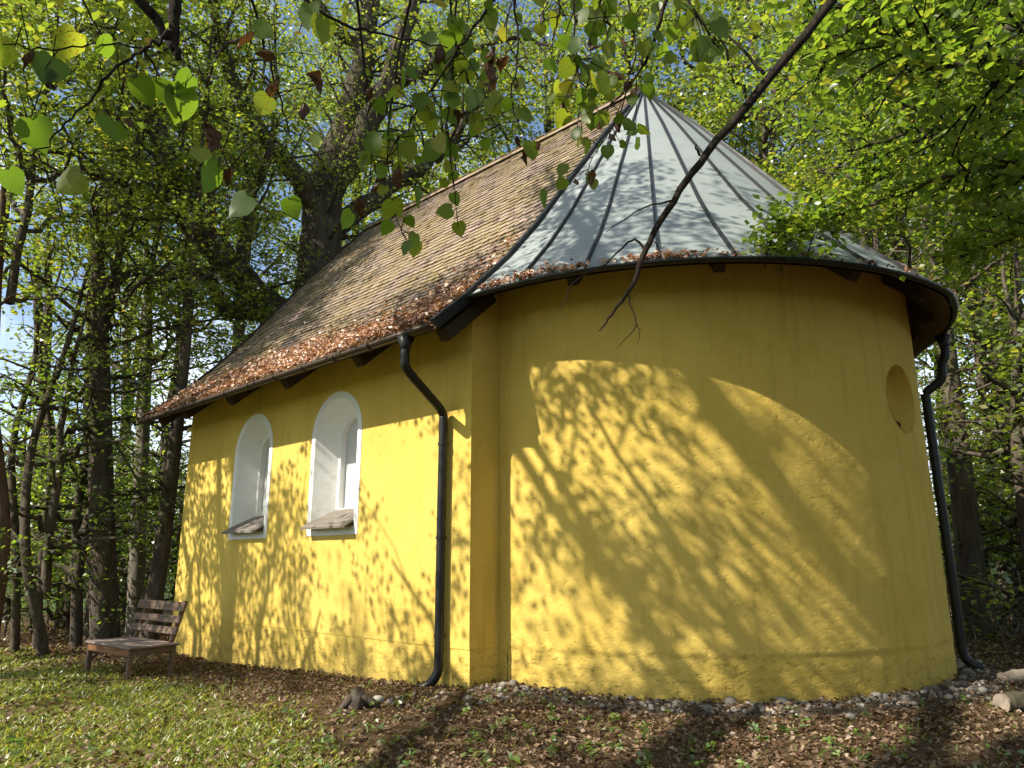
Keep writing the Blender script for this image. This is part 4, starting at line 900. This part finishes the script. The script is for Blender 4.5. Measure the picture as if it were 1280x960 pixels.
# --- beech to the right, out of the picture but for its boughs and one dead branch
rng = np.random.default_rng(81)
BB = np.array([2.2, -10.2, 0.]); BB[2] = float(gz(BB[0], BB[1])) ; beech = thing('beech_tree', 'beech with bright leafy boughs reaching over the apse roof', 'tree', tuple(BB))
tb = TB(); tr = limbpath([(0, 0, -.4, .42), (0, 0, 1, .30), (-.1, .1, 5, .25), (0, .2, 9, .17), (0, .1, 13, .05)], .02, rng); tb.tube(tr[:, :3], tr[:, 3], 12)
def bpx(rows, jit=.012): return limbpath([(*(at(x, y, D) - BB), r) for x, y, D, r in rows], jit, rng, 5)
limbs = []
for z0, rows in [(5.2, [(1340, 90, 7.0, .045), (1230, 75, 6.6, .035), (1140, 62, 6.2, .025), (1080, 20, 6.0, .012)]),
                 (4.6, [(1350, 205, 7.6, .045), (1260, 205, 7.6, .035), (1180, 222, 7.7, .025), (1090, 252, 7.8, .016), (1010, 282, 7.8, .008), (950, 298, 7.8, .004)]),
                 (5.8, [(1330, -40, 7.0, .04), (1220, -10, 6.6, .03), (1100, -10, 6.3, .02), (1000, 30, 6.2, .01)]),
                 (4.4, [(1350, 290, 8.2, .035), (1290, 290, 8.4, .025), (1240, 300, 8.6, .015), (1200, 310, 8.6, .006)]),
                 (5.4, [(1340, 150, 8.2, .045), (1240, 150, 8.0, .035), (1150, 165, 7.9, .022), (1050, 190, 7.9, .012)]),
                 (6.5, [(1340, 30, 9.0, .05), (1200, 40, 9.0, .04), (1080, 70, 9.2, .025), (980, 100, 9.4, .012)])]:
    l = bpx(rows); st = np.array([0, .1, z0]); c0_ = limbpath([(*st, .09), (*((st + l[0, :3]) / 2 + (0, 0, .15)), .065), (*l[0, :3], l[0, 3])], .01, rng); tb.tube(c0_[:, :3], c0_[:, 3], 7); tb.tube(l[:, :3], l[:, 3], 6); limbs.append(l)
obj('trunk', tb.mesh('trunk', MAT['bark']), beech)
tb2 = TB(); cl = []
for l, n_, sl_ in zip(limbs, (40, 44, 36, 20, 44, 60), (.75, .45, .8, .5, .8, 1.1)):
    cl.append(grow(rng, [l], n_, sl_, 5, .9, .1, tb2, .02, .02))
cl = np.concatenate(cl)
bo = obj('bough', tb2.mesh('bough', MAT['twig']), beech)
C = np.repeat(cl, 3, 0) + rng.normal(0, 1, (len(cl) * 3, 3)) * np.array([.11, .11, .05]); rng.shuffle(C)
uv_ = np.array([proj(c + BB)[:2] for c in C]); eav = np.interp(uv_[:, 0], [600, 960, 1190, 1215], [395, 322, 372, 380])
C = C[(uv_[:, 0] > 1205) | (uv_[:, 1] < eav - 6)]      # nothing hangs before the wall itself
dcam = np.linalg.norm(C + BB - CAM, axis=1); order = np.argsort(dcam); near = []
for i in order:
    u, v, _d = proj(C[i] + BB)
    if 0 < u < 1280 and 0 < v < 960: near.append(i)
    if len(near) >= 280: break
nearset = set(near); rest = np.array([i for i in range(len(C)) if i not in nearset])
def beech_leaf(k):
    rg_ = np.random.default_rng(970 + k); m = MB(); V = [(0, 0, 0), (-.26, .25, .05), (-.31, .5, .07), (-.2, .78, .05), (0, 1, -.04), (.2, .78, .05), (.31, .5, .07), (.26, .25, .05), (0, .5, -.01)]
    V = [(x, y - .5, z + rg_.normal(0, .015)) for x, y, z in V]; m.add(V, [(8, 0, 1, 2), (8, 2, 3, 4), (8, 4, 5, 6), (8, 6, 7, 0)]); return m.mesh('leaf', MAT['leafB'], True)
BL = [beech_leaf(k) for k in range(4)]
for q, i in enumerate(near):
    o = obj('leaf', BL[q % 4], bo); o.location = C[i]; o.rotation_euler = (rng.normal(0, .5), rng.normal(0, .5), rng.uniform(0, 6.28)); s = rng.uniform(.07, .115); o.scale = (s, s, s)
V, F_ = kites(C[rest], rng.uniform(.07, .12, len(rest)), .66, .5, rng, droop=.2)
tag(obj('foliage', mesh_np('foliage', V, F_, MAT['leafB'], rng.uniform(0, 1, len(rest))), beech), kind='stuff')
tb3 = TB()
dl = bpx(jit=.003, rows=[(1330, -330, 7.0, .06), (1190, -170, 5.2, .05), (1100, -75, 4.4, .042), (1035, 8, 4.0, .037), (960, 100, 3.75, .033), (885, 190, 3.6, .028), (842, 250, 3.5, .024), (806, 315, 3.45, .020), (790, 355, 3.4, .015), (768, 388, 3.4, .010), (749, 414, 3.38, .004)]); tb3.tube(dl[:, :3], dl[:, 3] * .75, 8)
st = np.array([0, .1, 7.2]); lk = limbpath([(*st, .10), (*((st + dl[0, :3]) / 2 + (0, 0, .2)), .08), (*dl[0, :3], .06)], 0, rng); tb3.tube(lk[:, :3], lk[:, 3], 8)
for rows in [[(955, 92, 3.75, .012), (940, 75, 3.75, .010), (910, 45, 3.8, .007), (850, 8, 3.85, .004)], [(808, 312, 3.45, .008), (790, 300, 3.45, .006), (758, 330, 3.4, .004), (722, 348, 3.4, .003), (700, 388, 3.38, .002)], [(842, 250, 3.5, .006), (800, 262, 3.5, .004), (758, 290, 3.5, .002)],
             [(790, 352, 3.4, .006), (785, 372, 3.4, .004), (795, 405, 3.4, .003), (772, 435, 3.4, .0015)], [(795, 405, 3.4, .003), (800, 415, 3.4, .002), (797, 430, 3.4, .001)], [(806, 315, 3.45, .004), (812, 300, 3.45, .003), (825, 312, 3.45, .002)], [(874, 195, 3.58, .008), (872, 188, 3.58, .006), (870, 180, 3.58, .003)]]:
    l = bpx(rows, .003); tb3.tube(l[:, :3], l[:, 3], 5)
db = obj('dead_branch', tb3.mesh('dead_branch', MAT['twig']), beech); db['label'] = 'bare dead branch slanting down in front of the apse'

# --- dry brushwood heap right of the apse
tb = TB(); rng = np.random.default_rng(91); hb = at(1245, 760, 17.0); hz = float(gz(hb[0], hb[1]))
for i in range(170):
    c = np.array([rng.normal(0, .9), rng.normal(0, 1.1), abs(rng.normal(0, .45)) + .05]); d = rng.normal(0, 1, 3); d[2] *= .55; d /= np.linalg.norm(d); Lb = rng.uniform(.4, 1.3); r = rng.uniform(.006, .02)
    p0 = c - d * Lb / 2; p1 = c + d * Lb / 2; p0[2] = max(p0[2], -.05); p1[2] = max(p1[2], -.05); tb.tube(smooth_path([p0, c + rng.normal(0, .06, 3), p1], 3), np.linspace(r, r * .3, 7), 4)
o = obj('brushwood_heap', tb.mesh('brushwood_heap', MAT['barkpale'])); o.location = (hb[0], hb[1], hz); tag(o, 'heap of dry tangled brushwood at the wood edge right of the apse', 'brushwood')
